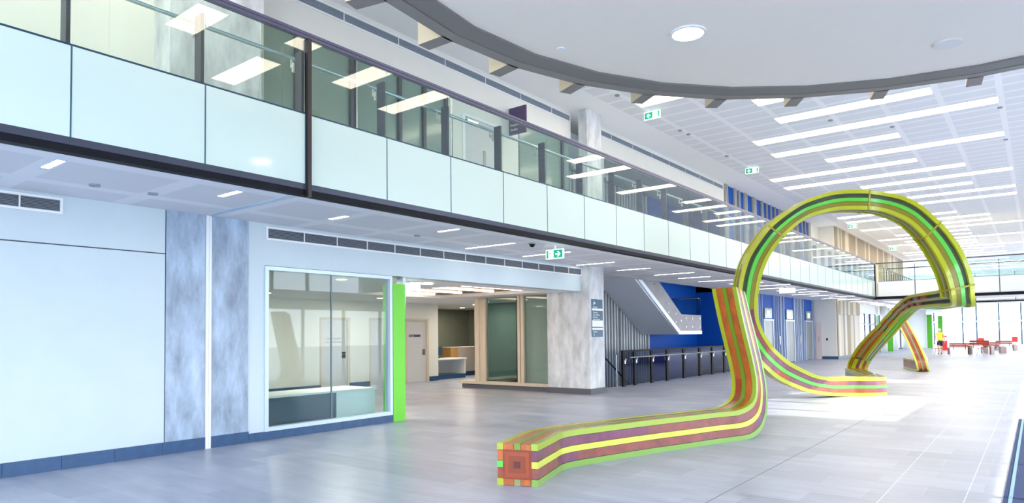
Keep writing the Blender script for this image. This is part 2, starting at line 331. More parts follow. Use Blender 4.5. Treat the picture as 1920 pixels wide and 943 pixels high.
# glazed box
gb = struct('window_2', bx((-12.93, -11.73, 15.33, 15.35, .22, 2.68), (-11.52, -10.62, 15.33, 15.35, .22, 2.68), (-13.25, -13.23, 15.5, 18.2, .22, 2.68)), TGLASS)
obj('window_frame', bx((-13.35, -13.18, 15.27, 15.5, .22, 2.71), (-13.18, -13.05, 15.3, 15.4, .22, 2.71), (-13.05, -12.93, 15.27, 15.42, .22, 2.71), (-11.73, -11.64, 15.27, 15.42, .22, 2.71), (-11.61, -11.52, 15.27, 15.42, .22, 2.71), (-13.95, -10.6, 15.22, 15.42, .13, .22), (-13.95, -13.2, 15.42, 18.2, .13, .22), (-10.62, -10.55, 15.3, 15.4, .22, 2.71)), TIMB, gb)
obj('sill_plinth', bx((-13.85, -10.6, 15.25, 15.45, 0, .13), (-13.85, -13.2, 15.45, 18.2, 0, .13)), mat('dark_stone', (92, 92, 98), .5), gb)
struct('wall_lobby', bx((-16, -12.3, 18.4, 18.55, 0, 2.71)), mat('teal_grey_wall', (120, 140, 136), .5))
# ------------------------------------------------------------ columns
t = thing('concrete_column', 'raw concrete column at the corner of the glazed box, directory sign on its side', 'column', (-9.9, 15.5, 0), 0)
obj('shaft', bx((-.68, .675, -.37, .38, .15, 2.715), (.42, .675, -.37, .38, 2.715, 7.56-.0)), CONC, t)
obj('base_skirting', bx((-.71, .70, -.4, .41, 0, .15)), mat('dark_stone', (92, 92, 98), .5), t)
t = thing('concrete_column', 'raw concrete column on the upper floor at upper left behind the balustrade', 'column', (-9.45, 5.0, ZC+.93), 0)
obj('shaft', bx((-.4, .2, -.7, .72, 0, ZT-ZC-.93)), CONC, t)
# directory sign
t = thing('directory_sign', 'tall blue and white directory sign on the side of the raw concrete column', 'sign', (-9.225, 15.5, 2.0), 0)
obj('backing', bx((-.001, .012, -.28, .28, -.5, .5)), NAVY, t)
obj('white_band', bx((.012, .015, -.27, .28, .20, .255)), WHITE, t); obj('white_band', bx((.012, .015, -.27, .28, -.23, -.06)), WHITE, t); obj('white_band', bx((.012, .015, -.27, .28, -.31, -.26)), WHITE, t)
b = bmesh.new(); prism(b, [(-.2, .34), (-.14, .38), (-.08, .38), (-.17, .45)], 'x', .012, .015); obj('arrow', b, WHITE, t)
for s, z, sz in [('Services', .28, .07), ('Theatrette', .14, .055), ('Cafe and Shops', .08, .055), ('Reception', .02, .055), ('Seminar Rooms', -.04, .055), ('Elevators', -.37, .055)]:
    text('lettering', s, sz, frame_x(.013, -.22, z-.01), WHITE, t)
b = bmesh.new(); prism(b, [(-.2, -.44), (-.14, -.47), (-.2, -.40)], 'x', .012, .015); obj('arrow', b, WHITE, t)
# ------------------------------------------------------------ ventilation grilles
def grille(name, label, x, y0, y1, z0, z1, mod, split, slats=9):
    t = thing(name, label, 'vent', (x, y0, z0)); L = y1-y0; Hh = z1-z0
    obj('frame', bx((0, .02, -.03, 0, -.03, Hh+.03), (0, .02, L, L+.03, -.03, Hh+.03), (0, .02, 0, L, -.03, 0), (0, .02, 0, L, Hh, Hh+.03)), WHITE, t)
    obj('backing', bx((-.0, .004, 0, L, 0, Hh)), DARK if z0 < 4 else mat('grille_shadow_grey', (104, 114, 124), .6), t)
    b = bmesh.new()
    for k in range(slats):
        z = Hh*(k+.5)/slats; box(b, .004, .018, 0, L, z-Hh/slats*.22, z+Hh/slats*.22)
    obj('slats', b, LOUV if z0 < 4 else mat('louvre_pale', (150, 160, 168), .5), t)
    k = mod
    while k < L: obj('divider', bx((.003, .021, k-.008, k+.008, 0, Hh)), WHITE, t); k += mod
    return t
grille('ventilation_grille', 'short white framed louvre grille high on the wall at far left', WX, .8, 3.08, 3.165, 3.305, .62, 0, 8)
grille('ventilation_grille', 'long grey louvre grille along the bulkhead above the interior window', WX, 5.93, 15.1, 3.145, 3.295, .66, 0, 7)
grille('ventilation_grille', 'long grille along the upper wall, left of the column', UX, 1.0, 15.05, 7.29, 7.44, 1.32, 0, 5)
grille('ventilation_grille', 'long grille along the upper wall, right of the column', UX, 15.98, 26.2, 7.29, 7.44, 1.32, 0, 5)
# ------------------------------------------------------------ upper level
struct('wall_upper', bx((UX-.25, UX, -8, 15.12, 6.78, ZT), (UX-.25, UX, 15.9, 26.35, 6.78, ZT), (UX-.25, UX, -8, 4.3, 4.3, 6.78), (UX-.25, UX, 10.36, 10.80, 4.3, 6.78), (UX-.25, UX, 12.0, 12.78, 4.3, 6.78), (UX-.25, UX, 10.8, 12.0, 6.42, 6.78)), CREAM)
wu = struct('window_3', bx((UX-.1, UX-.08, 5.72, 10.36, 4.35, 6.78), (UX-.1, UX-.08, 12.78, 15.12, 4.35, 6.78)), LGLASS, 'grey green glazed partition along the upper walkway')
obj('mullion', bx(*[(UX-.12, UX-.02, y-.04, y+.04, 4.3, 6.78) for y in (5.76, 6.66, 7.82, 9.0, 9.67, 10.32, 12.82, 14.77)]), CHAR, wu)
obj('metal_mullion', bx(*[(UX-.11, UX-.0, y-.02, y+.02, 4.3, 6.78) for y in (6.76, 7.9)]), STEEL, wu)
d = struct('door_4', bx((UX-.06, UX-.02, 10.86, 11.94, 4.31, 6.38)), DOORM)
obj('door_frame', bx((UX-.1, UX+.015, 10.78, 10.86, 4.3, 6.44), (UX-.1, UX+.015, 11.94, 12.02, 4.3, 6.44), (UX-.1, UX+.015, 10.86, 11.94, 6.38, 6.44)), WHITE, d)
obj('door_closer', bx((UX-.02, UX+.05, 10.9, 11.25, 6.25, 6.32)), STEEL, d); obj('vision_panel', bx((UX-.03, UX-.01, 11.5, 11.58, 5.0, 5.75)), mat('vision_glass', (150, 150, 130), .2), d)
obj('lock_plate', bx((UX-.02, UX-.008, 11.8, 11.9, 5.2, 5.4)), STEEL, d)
t = thing('hanging_sign', 'purple projecting sign above the upper walkway door', 'sign', (UX, 12.45, 6.62))
obj('sign_board', bx((.0, .50, -.02, .02, -.32, .32)), PURP, t)
text('lettering', 'Respiratory', .085, frame_ny(.04, -.024, -.12), WHITE, t); text('lettering', 'Studio', .085, frame_ny(.04, -.024, -.23), WHITE, t)
# stair hall behind: continuous striped and blue walls
SX = -12.0
struct('wall_stair', bx((SX-.25, SX, 15.9, 24.05, -3, 7.1)), mat('dark_slate_wall', (48, 52, 58), .5))
b = bmesh.new(); y = 16.0; k = 0
while y < 24.0:
    box(b, SX+.002, SX+.09, y, y+(.075 if k % 3 else .095), -3, 6.95); y += .205 + (.06 if k % 5 == 0 else 0); k += 1
tag(obj('wall_fin', b, mat('silver_fin', (196, 200, 200), .5, metal=.1)), 'close set silver vertical fins covering the dark wall behind the stairs', 'wall cladding', kind='stuff')
struct('wall_blue', bx((SX-.25, SX+.02, 24.05, 28.9, -3, 7.1), (SX, -10.12, 28.75, 29.1, -3, 7.5), (SX-.2, -9.84, 28.6, 28.75, -3, -.001)), BLUE)
struct('wall_stairwell', bx((-9.99, -9.84, 17.0, 28.6, -3, -.001), (SX+.12, -9.84, 16.85, 17.0, -3, -.001)), CREAM)
struct('floor_lower', bx((-13, -9.7, 16, 29, -3.2, -3)), mat('dark_floor', (70, 74, 84), .4))
struct('ceiling_upper', bx((-14, UX-.25, 4, 29, 7.0, 7.15), (-16, UX-.25, 29, 41, 7.0, 7.15)), mat('grey_ceiling', (150, 156, 158), .6))
struct('wall_end_recess', bx((SX+.12, -10.6, 15.91, 15.99, 0, 3.36)), CREAM)
# lower flight steps
t = thing('stair_flight', 'dark stair flight going down beside the column behind the glass balustrade', 'stairs', (-10.9, 17.0, 0))
b = bmesh.new()
for k in range(17): box(b, -.98, 1.0, k*.28, k*.28+.30, -(k+1)*.172-.12, -(k+1)*.172)
obj('steps', b, mat('stair_tread_grey', (110, 114, 122), .5), t)
obj('handrail', tube(bmesh.new(), [(-.98, 0, .9), (-.98, .3, .9), (-.98, 4.9, -1.95)], .022), STEEL, t); obj('handrail', tube(bmesh.new(), [(.9, -.2, .95), (.9, .2, .9), (.9, 4.9, -1.95)], .022), BLACK, t)
# upper flight: hangs from slab, landing
t = thing('stair_flight', 'pale grey stair flight with white stringer above a half landing before the blue wall', 'stairs', (-11.2, 23.3, 1.53))
SG = mat('stair_soffit_grey', (226, 230, 238), .45)
b = bmesh.new(); prism(b, [(-3.35, 2.77), (-3.35, 1.88), (0, 0.0), (2.1, 0), (2.1, .18), (.15, .18), (-3.05, 1.98), (-3.05, 2.77)], 'x', -.69, .76); obj('waist_slab', b, SG, t)
b = bmesh.new(); prism(b, [(-3.22, 1.86), (0, 0.0), (2.1, 0), (2.1, .13), (.1, .13), (-3.15, 1.98)], 'x', .76, .83); obj('stringer', b, mat('stringer_white', (236, 244, 252), .35), t)
b = bmesh.new(); prism(b, [(-2.89, 1.835), (.1, .13), (2.1, .13), (2.1, .74), (.25, .74), (-1.55, 1.835)], 'x', .77, .81); obj('parapet_panel', b, mat('perforated_metal_grey', (150, 146, 146), .5, var=.1, scale=3), t)
b = bmesh.new()
for (yy, zz) in [(-2.0, 1.75), (-1.4, 1.35), (-.9, 1.1), (-.9, .8), (-.3, .75), (-.3, .45), (.15, .5), (.6, .6), (.6, .28), (1.2, .6), (1.2, .28), (1.9, .6), (1.9, .28)]:
    tube(b, [(.81, yy, zz), (.835, yy, zz)], .03, 8)
obj('panel_bolt', b, STEEL, t)
obj('glass_parapet', bx((-.68, -.66, .0, 2.1, .74, 1.45), (-.66, .8, 2.08, 2.1, .2, 1.45)), TGLASS, t)
obj('handrail', tube(bmesh.new(), [(-.6, -1.9, 2.1), (-.6, .2, 1.35), (-.6, 2.05, 1.42), (.74, 2.05, 1.40)], .025), STEEL, t)
b = bmesh.new()
for k in range(11): box(b, -.66, .72, -3.0+k*.28, -3.0+k*.28+.3, 1.9-k*.165, 2.07-k*.165)
obj('steps', b, MATS['stair_tread_grey'], t)
# balustrade of the stairwell
BXs = -9.78
t = thing('stair_balustrade', 'black framed glass balustrade around the stairwell in front of the blue wall', 'balustrade', (BXs, 17.84, 0))
ys = [0.0, .72, 1.86, 3.0, 4.35, 5.75, 6.95, 8.2, 9.4, 10.6]
for yy in ys: 
    p = obj('post', bx((-.03, .03, yy, yy+.14, 0, 1.03)), BLACK, t); obj('rail_bracket', bx((.03, .07, yy+.04, yy+.11, .68, .80), (.07, .10, yy+.06, yy+.08, .76, .84)), STEEL, p)
obj('top_rail', bx((-.035, .035, 0, 10.74, 1.03, 1.08)), BLACK, t)
for i in range(len(ys)-1): obj('glass_panel', bx((-.008, .008, ys[i]+.14, ys[i+1], .03, 1.03)), BGLASS, t)
obj('handrail', tube(bmesh.new(), [(.1, .3, .86), (.1, 10.7, .86)], .022), STEEL, t)
obj('end_post', tube(bmesh.new(), [(-.12, -.12, 0), (-.12, -.12, .95)], .022), STEEL, t)
# ------------------------------------------------------------ lift wall
lw = struct('wall_lift', bx((-10.5, -10.16, 29.1, 41.3, 0, ZC)), BLUE)
b = bmesh.new(); y = 29.2
doorc = [(32.2, 33.5), (35.7, 37.05), (39.35, 40.65)]
while y < 41.2:
    wq = random.choice((.04, .06, .10))
    if not any(a-.12 < y+wq and y < c+.12 for a, c in doorc): box(b, -10.158, -10.09, y, y+wq, 0, ZC-.004)
    y += wq + random.choice((.08, .2, .3))
tag(obj('wall_fin', b, mat('pale_silver_fin', (170, 182, 198), .5, metal=.1)), 'silver vertical fins on the blue lift wall below the balcony', 'wall cladding', kind='stuff')
for i, (a, c) in enumerate(doorc):
    t = thing('lift_door', 'tall stainless steel lift door in the blue striped wall, %s of three' % ['nearest', 'middle', 'farthest'][i], 'lift door', (-10.1, a, 0), 0, 'lift doors')
    W = c-a
    obj('door_leaf', bx((-.05, 0, 0, W/2-.004, .02, 2.12)), STEELP, t); obj('door_leaf', bx((-.05, 0, W/2+.004, W, .02, 2.12)), STEELP, t)
    obj('frame', bx((-.06, .03, -.07, 0, 0, 2.2), (-.06, .03, W, W+.07, 0, 2.2), (-.06, .03, 0, W, 2.12, 2.2)), ALU, t)
    obj('indicator_panel', bx((-.05, .01, .12, W-.12, 2.24, 2.72)), LGLASS, t); obj('floor_display', bx((.01, .015, W*.35, W*.65, 2.34, 2.6)), mat('display_glow', (250, 250, 240), emit=1.2), t)
for i, y in enumerate((34.5, 38.2)):
    t = thing('call_panel', 'slim stainless lift call panel between the %s lift doors' % ['near and middle', 'middle and far'][i], 'call panel', (-10.085, y, .95), 0, 'lift call panels')
    obj('plate', bx((0, .02, -.07, .07, 0, .42)), STEEL, t); obj('button', bx((.02, .03, -.025, .025, .2, .25), (.02, .03, -.025, .025, .1, .15)), mat('button_white', (230, 235, 240)), t)
# upper blue wall with silver fins
struct('wall_upper_blue', bx((UX-.25, UX-.06, 26.35, 39.5, 4.3, ZT)), BLUE)
b = bmesh.new(); y = 26.4
while y < 39.4:
    for q in range(random.choice((1, 2, 3))):
        wq = random.choice((.05, .09)); box(b, UX-.058, UX+.02, y, y+wq, 4.302, ZT-.004); y += wq+.07
    y += random.choice((.25, .5, .7))
tag(obj('wall_fin', b, mat('cream_silver_fin', (176, 174, 160), .5, metal=.1)), 'silver vertical fins on the upper blue wall left of the arch', 'wall cladding', kind='stuff')
# beige blocks
BE = mat('beige_board', (196, 186, 166), .6); BT = mat('tan_board', (150, 134, 104), .6); BP = mat('pale_board', (206, 200, 188), .6)
def striped(name, label, x0, x1, y0, y1, z0, z1, zs, seed):
    rnd = random.Random(seed); b = bmesh.new()
    y = y0
    while y < y1:
        wd_ = min(rnd.choice((.28, .42, .56)), y1-y)
        for za, zb, sh in ((z0, zs, 0), (zs, z1, 1)):
            mi = rnd.choice((0, 1, 1, 2)) if sh == 0 else rnd.choice((1, 1, 1, 0))
            box(b, x0, x1, y, y+wd_-.008, za, zb-.006, mi)
        y += wd_
    return struct(name, b, [BE, BT, BP], label)
struct('wall_end_lift', bx((-10.5, -8.95, 41.3, 41.5, 0, ZC)), CREAM)
striped('wall_beige', 'wall of tan and cream vertical boards below the balcony beyond the lifts', -9.2, -8.9, 41.4, 47.6, .16, ZC, 2.55, 3)
struct('baseboard_beige', bx((-9.2, -8.88, 41.28, 47.6, 0, .16), (-9.75, -8.9, 41.26, 41.3, 0, .16)), SKIRT)
d = struct('door_5', bx((-10.05, -9.72, 41.26, 41.3, 0, 2.1)), mat('pinkish_door', (224, 208, 204), .5))
obj('kick_plate', bx((-9.95, -9.82, 41.25, 41.26, 1.0, 1.3)), TIMB, d)
tag(obj('wall_switch', bx((-9.5, -9.42, 41.28, 41.3, 1.05, 1.2)), BLACK), 'small black switch plate on the cream end wall beside the lifts', 'switch')
struct('wall_end_upper', bx((-9.97, -8.95, 41.3, 41.5, ZC+.93, ZT), (UX-.25, UX-.06, 39.5, 41.3, 4.3, ZT)), CREAM)
striped('wall_beige_upper', 'upper wall of tan and cream vertical boards beyond the arch', -9.2, -8.9, 41.4, 66, ZC+.93, ZT, 6.3, 5)
# ------------------------------------------------------------ bridges
struct('floor_bridge', bx((XB, 8, 43.2, 46.5, ZC, ZC+.93), (XB-.2, 8, 53.6, 57, ZC, ZC+.93)), WHITE)
struct('trim_3', bx((XB-.12, 8, 43.08, 43.2, ZC-.01, ZC+.15), (XB-.12, 8, 53.5, 53.6, ZC-.01, ZC+.08)), BLACK)
# long balcony balustrade: one bay per thing
joints = [-1.54, -.21, 1.12, 2.44, 3.76, 5.09] + [5.09+1.326*k for k in range(1, 29)] + [43.03]
for i in range(len(joints)-1):
    a, c = joints[i], joints[i+1]
    if c < -.3: continue
    if i < 5: lb = 'wide frosted and clear glass balcony bay, %s left of the tall black joint post' % ORD[4-i]
    elif i < 19: lb = 'frosted and clear glass balcony bay, %s right of the tall black joint post' % ORD[i-5]
    else: lb = 'narrow distant glass bay of the balcony, seen through or beside the yellow arch'
    if i == len(joints)-2: lb = 'last frosted and clear glass bay, at the corner with the bridge'
    t = thing('balustrade_bay', lb, 'balustrade', (XB, a, ZC+.15), 0, 'glass bays of the long balcony balustrade')
    L = c-a-(.03 if i == 4 else 0)
    if i == 5: t.location.y += .03; L -= .03
    obj('frosted_panel', bx((-.012, .002, .001, L-.014, .0, .885)), FROST, t)
    obj('clear_pane', bx((-.012, 0, .001, L-.008, .905, 1.86)), GLASS, t)
    obj('joint_strip', bx((-.03, .006, L-.014, L, 0, .89)), mat('teal_joint', (50, 92, 104), .4), t)
    obj('channel', bx((-.03, .004, 0.001, L-.001, .885, .905)), mat('dark_teal_channel', (20, 60, 80), .4), t)
    p = obj('post', bx((-.16, -.02, L-.05, L-.012, .78, 1.70)), CHAR, t)
    q = obj('rail_bracket', bx((-.20, -.16, L-.07, L+.0, 1.46, 1.58), (-.27, -.20, L-.045, L-.025, 1.54, 1.575), (-.27, -.25, L-.045, L-.025, 1.575, 1.65)), mat('bracket_metal', (205, 205, 196), .4), p)
tag(obj('top_rail', bx((XB-.05, XB+.02, -1.5, 43.14, 5.385, 5.425), (XB-.04, XB+.03, -1.5, 43.14, 5.425, 5.46)), mat('rail_slate', (88, 88, 112), .35, metal=.3)), 'long dark slate top rail running the length of the balcony', 'rail')
tag(obj('handrail', tube(bmesh.new(), [(XB-.28, -1.5, 5.20), (XB-.28, 43.0, 5.20)], .025), mat('rail_steel', (170, 186, 190), .3, metal=.8)), 'long round steel handrail behind the balcony glass', 'handrail')
tag(obj('movement_joint_post', bx((XB-.03, XB+.05, 5.065, 5.115, ZC-.02, 5.38)), mat('brown_black_post', (44, 34, 36), .4)), 'tall black vertical joint post splitting the balcony balustrade', 'post')
for i, y in enumerate((4.75, 8.3, 13.35)):
    tag(obj('railing_stub', tube(bmesh.new(), [(XB-.5, y, 4.3), (XB-.5, y, 5.62), (XB-.42, y, 5.66)], .022), STEEL), 'thin metal stub standing above the balcony top rail, %s' % ['leftmost of three', 'middle of three', 'rightmost, nearest the column'][i], 'metal stub', 'stubs above the top rail')
# bridge balustrades
def bridge_bays(Y, xs, nm, top=5.44):
    for i in range(len(xs)-1):
        a, c = xs[i], xs[i+1]
        t = thing('bridge_bay', 'white panel and clear glass bay of the %s, %s from its left end' % (nm, ORD[i]), 'balustrade', (a, Y, ZC+.14), 0, 'glass bays of the '+nm)
        L = c-a
        obj('white_panel', bx((.01, L-.01, 0, .012, 0, .86)), mat('bridge_panel_white', (226, 230, 228), .3, coat=.4), t)
        obj('clear_pane', bx((.006, L-.006, 0, .01, .88, 1.86)), GLASS, t)
        obj('post', bx((L-.03, L, -.01, .05, -.1, 1.78)), CHAR, t)
        obj('channel', bx((0, L, -.004, .02, .86, .88)), CHAR, t)
bridge_bays(43.12, [-7.1, -5.25, -3.4, -1.45, .4, 2.3], 'near bridge')
bridge_bays(53.55, [-7.2, -5.0, -3.1, -1.0, 1.1], 'far bridge')
tag(obj('bridge_rail', bx((XB+.05, 8, 43.08, 43.16, 5.385, 5.445)), CHAR), 'dark top rail of the near bridge behind the arch', 'rail')
tag(obj('bridge_rail', bx((XB+.1, 8, 46.3, 46.36, 5.30, 5.36)), CHAR), 'thin dark rail farther back over the bridges', 'rail')
tag(obj('corner_post', bx((XB-.07, XB+.03, 43.05, 43.15, ZC-.02, 5.38)), BLACK), 'black corner post where the balcony meets the bridge', 'post')
b = bmesh.new()
for k in range(22): box(b, XB-.1, XB-.06, 46.5+k*.9, 46.54+k*.9, 4.3, 5.4)
box(b, XB-.12, XB-.04, 46.5, 66, 5.36, 5.4); box(b, XB-.1, XB-.06, 46.5, 66, 4.75, 4.78)
tag(obj('railing', b, CHAR), 'dark railing of the balcony beyond the bridge', 'railing')
# ------------------------------------------------------------ canopy
CX, CY, CZ, RO = .10, 5.51, 4.9, 5.22
t = thing('circular_canopy', 'large round white suspended canopy with grey segmented ring edge overhead', 'canopy', (CX, CY, CZ))
def ringmesh(bm, r0, r1, z0, z1, N=30, off=6):
    P = [[bm.verts.new((r*math.cos(math.radians(off+360*k/N)), r*math.sin(math.radians(off+360*k/N)), z)) for k in range(N)] for r, z in ((r0, z0), (r1, z0), (r1, z1), (r0, z1))]
    for k in range(N):
        j = (k+1) % N
        for q in range(4): bm.faces.new((P[q][k], P[q][j], P[(q+1) % 4][j], P[(q+1) % 4][k]))
OFF = 1.0-12
obj('outer_ring', (lambda b: (ringmesh(b, 5.065, RO, 0, .30, 30, OFF), b)[1])(bmesh.new()), FASC, t)
obj('inner_ring', (lambda b: (ringmesh(b, 4.80, 5.05, .006, .28, 30, OFF), b)[1])(bmesh.new()), mat('ring_grey_light', (118, 114, 110), .5), t)
b = bmesh.new(); disc(b, 0, 0, .03, .24, 4.9, 90); obj('soffit_disc', b, DISCM, t)
for k in range(30):
    a = math.radians(OFF+12*k)
    b = bx((0, .38, -.09, .09, .0, .34)); o = obj('edge_block', b, [mat('block_timber', (212, 196, 160), .5)], t)
    me = o.data; me.materials.append(FASC)
    for f in me.polygons:
        if f.normal.z < -.5: f.material_index = 1
    o.location = (RO*math.cos(a)-.03*math.cos(a), RO*math.sin(a)-.03*math.sin(a), 0); o.rotation_euler = (0, 0, a)
for k in range(6):
    a = math.radians(60*k+20); obj('hanger_rod', tube(bmesh.new(), [(3.5*math.cos(a), 3.5*math.sin(a), .24), (3.5*math.cos(a), 3.5*math.sin(a), ZT-CZ)], .012, 6), STEEL, t)
def yonder(px): return px
DZ = CZ+.03
t = thing('canopy_downlight', 'bright round downlight glowing in the white canopy underside', 'downlight', (-2.97, 7.06, DZ))
obj('diffuser', disc(bmesh.new(), 0, 0, -.012, 0, .17), mat('bright_downlight', (255, 246, 225), emit=14), t); obj('trim_ring', (lambda b: (ringmesh(b, .17, .20, -.02, 0, 30, 0), b)[1])(bmesh.new()), WHITE, t)
l = bpy.data.lights.new('downlight_spot', 'SPOT'); l.energy = 60; l.spot_size = 2.4; l.shadow_soft_size = .15; lo = link(bpy.data.objects.new('downlight_spot', l), t); lo.location = (0, 0, -.05)
t = thing('ceiling_speaker', 'pale blue round speaker disc on the canopy underside at right', 'speaker', (-.72, 9.26, DZ))
obj('grille_disc', disc(bmesh.new(), 0, 0, -.02, 0, .145), mat('speaker_pale', (226, 222, 216), .4), t)
tag(obj('canopy_sprinkler', disc(bmesh.new(), -4.3, 6.5, DZ-.012, DZ, .045), WHITE), 'tiny white sprinkler cap near the left edge of the canopy', 'sprinkler')
# ------------------------------------------------------------ ceiling light boxes
rows = [(-8, -9.4, -7.6), (-7, -9.4, -7.6), (-6, -9.4, -7.6), (-5, -2.9, -1.6), (-4, -1.64, .3), (-4, -3.35, -2.6), (-3, -3.6, -1.6), (-2, -4.2, -1.0), (-1, -8.05, -3.1), (0, -8.05, -5.6), (1, -5.62, -3.1), (2, -5.62, -1.88), (3, -6.86, -.6), (4, -6.88, -3.12), (5, -5.64, -.6), (6, -8.1, -3.12), (7, -8.1, -1.86), (8, -5.6, -.52), (9, -6.9, -1.88), (10, -5.6, -.51), (11, -6.9, -.51),
        (12, -8.13, -4.3), (13, -8.12, -3.02), (14, -4.4, -1.73), (15, -8.1, -1.73), (16, -5.58, -.4), (17, -6.84, -3.0), (18, -8.1, -2.99), (19, -6.84, -.4), (20, -8.12, -2.96), (21, -6.8, -2.97), (22, -5.6, -.4), (23, -8.04, -1.64), (24, -8.08, -3.0), (25, -6.8, -1.65), (26, -8.0, -.4), (28, -6.8, -1.6), (30, -8, -.4), (32, -6.8, -1.6), (34, -8, -.4)]
for i, (k, x0, x1) in enumerate(rows):
    yc = 15.7+1.907*k
    rk = ORD[k] if 0 <= k < 20 else ''
    vis = ('over the balcony at top left, %s row back' % ORD[-k-6]) if k < -5 else ('mirrored in balcony glass, %s row back%s' % (ORD[-k-1], ', short one' if x1 == -2.6 else '')) if k < 0 else ('%s row counted from the round canopy' % rk if rk else 'among the farthest rows near the far bridge')
    t = thing('ceiling_light_box', 'long linear light box on high ceiling, %s' % vis, 'ceiling light', ((x0+x1)/2, yc, ZT), 0, 'linear light boxes of the high ceiling')
    h = (x1-x0)/2
    obj('diffuser', bx((-h+.01, h-.01, -.29, .29, -.012, 0)), LED, t); obj('trim_frame', bx((-h-.02, h+.02, -.31, -.29, -.02, 0), (-h-.02, h+.02, .29, .31, -.02, 0), (-h-.02, -h+.01, -.29, .29, -.02, 0), (h-.01, h+.02, -.29, .29, -.02, 0)), WHITE, t)
for i, (x, y) in enumerate([(-8.11, 14.79), (-8.12, 18.57), (-8.08, 19.09), (-8.1, 22.31), (-4.43, 20.45), (-.6, 22.25), (-3.16, 22.28), (-.59, 26.15)]):
    t = thing('ceiling_sensor', 'small round sensor on the high ceiling, %s' % ['left of the nearest light box', 'above the first upper exit sign', 'just beyond the first upper exit sign', 'midway along the left row', 'between two light boxes near the canopy', 'right end of the second light box', 'in the middle between light boxes', 'at far right'][i], 'sensor', (x, y, ZT), 0, 'sensors on the high ceiling')
    obj('sensor_body', disc(bmesh.new(), 0, 0, -.03, 0, .06, 14), mat('sensor_grey', (150, 152, 158), .5), t)
# low soffit lights
low = [(-8.05, -7.6, .55), (-8.05, -7.6, 2.48), (-8.05, -7.6, 4.38), (-8.39, -8.0, 6.31), (-8.05, -7.6, 8.3), (-9.2, -7.96, 10.3), (-9.18, -7.92, 12.22), (-9.35, -8.27, 14.75), (-9.3, -8.3, 16.8), (-9.2, -7.95, 18.95), (-9.2, -8.15, 20.7)]
low += [(-9.3+(k % 3)*.4, -8.1+(k % 3)*.4, 22.6+1.9*k) for k in range(11)] + [(-9.0, -7.8, 45+2.2*k) for k in range(7)]
for i, (x0, x1, y) in enumerate(low):
    t = thing('soffit_light', ('slim recessed light bar in the low balcony soffit, %s from the left' % ORD[i] if i < 14 else 'small distant light bar in the low soffit beyond the blue lift wall'), 'ceiling light', ((x0+x1)/2, y, ZC), 0, 'slim lights in the low soffit')
    h = (x1-x0)/2; obj('diffuser', bx((-h, h, -.035, .035, -.008, 0)), LEDS, t); obj('trim_frame', bx((-h-.03, h+.03, -.045, -.035, -.006, 0), (-h-.03, h+.03, .035, .045, -.006, 0), (-h-.06, -h, -.035, .035, -.006, 0), (h, h+.06, -.035, .035, -.006, 0)), ALU, t)
for i, (x, y) in enumerate([(-8.52, 3.12), (-8.5, 3.76), (-8.63, 8.36)]):
    t = thing('smoke_detector', 'small round detector on the low soffit, %s' % ['leftmost of three', 'between the two left soffit lights', 'right of the black joint post'][i], 'detector', (x, y, ZC), 0, 'detectors on the low soffit')
    obj('detector_body', disc(bmesh.new(), 0, 0, -.02, 0, .06, 16), mat('sensor_grey', (150, 152, 158), .5), t)
t = thing('dome_camera', 'small dark dome camera under the low soffit left of the green exit sign', 'camera', (-7.74, 10.59, ZC))
obj('base', disc(bmesh.new(), 0, 0, -.02, 0, .07), mat('sensor_grey', (150, 152, 158), .5), t)
b = bmesh.new(); bmesh.ops.create_uvsphere(b, u_segments=16, v_segments=10, radius=.055, matrix=Matrix.Translation((0, 0, -.025))); obj('dome', b, BLACK, t, True)

# ------------------------------------------------------------ ribbon sculpture
YEL = mat('batten_yellow_green', (166, 172, 22), .3, coat=.4); YEL2 = mat('batten_bright_yellow', (200, 206, 66), .3, coat=.4)
LIME = mat('batten_lime', (120, 158, 60), .3, coat=.4); OLV = mat('batten_olive_green', (112, 138, 14), .35, coat=.3); KHA = mat('batten_khaki', (140, 138, 88), .4, coat=.2)
BRG = mat('batten_bright_green', (84, 186, 58), .3, coat=.4); CORE = mat('steel_core_olive', (62, 70, 50), .5)
WD = [mat('wood_orange', (176, 88, 24), .3, var=.32, scale=7, stretch=(1.5, 1.5, .5), coat=.3), mat('wood_red', (150, 58, 20), .3, var=.3, scale=6, coat=.4), mat('wood_purple', (112, 48, 74), .3, var=.35, scale=6, coat=.4), mat('wood_brown', (132, 62, 50), .3, var=.35, scale=6, coat=.4), mat('mustard_paint', (120, 112, 8), .4), mat('salmon_wood', (216, 140, 84), .35, var=.15, scale=3, coat=.3)]
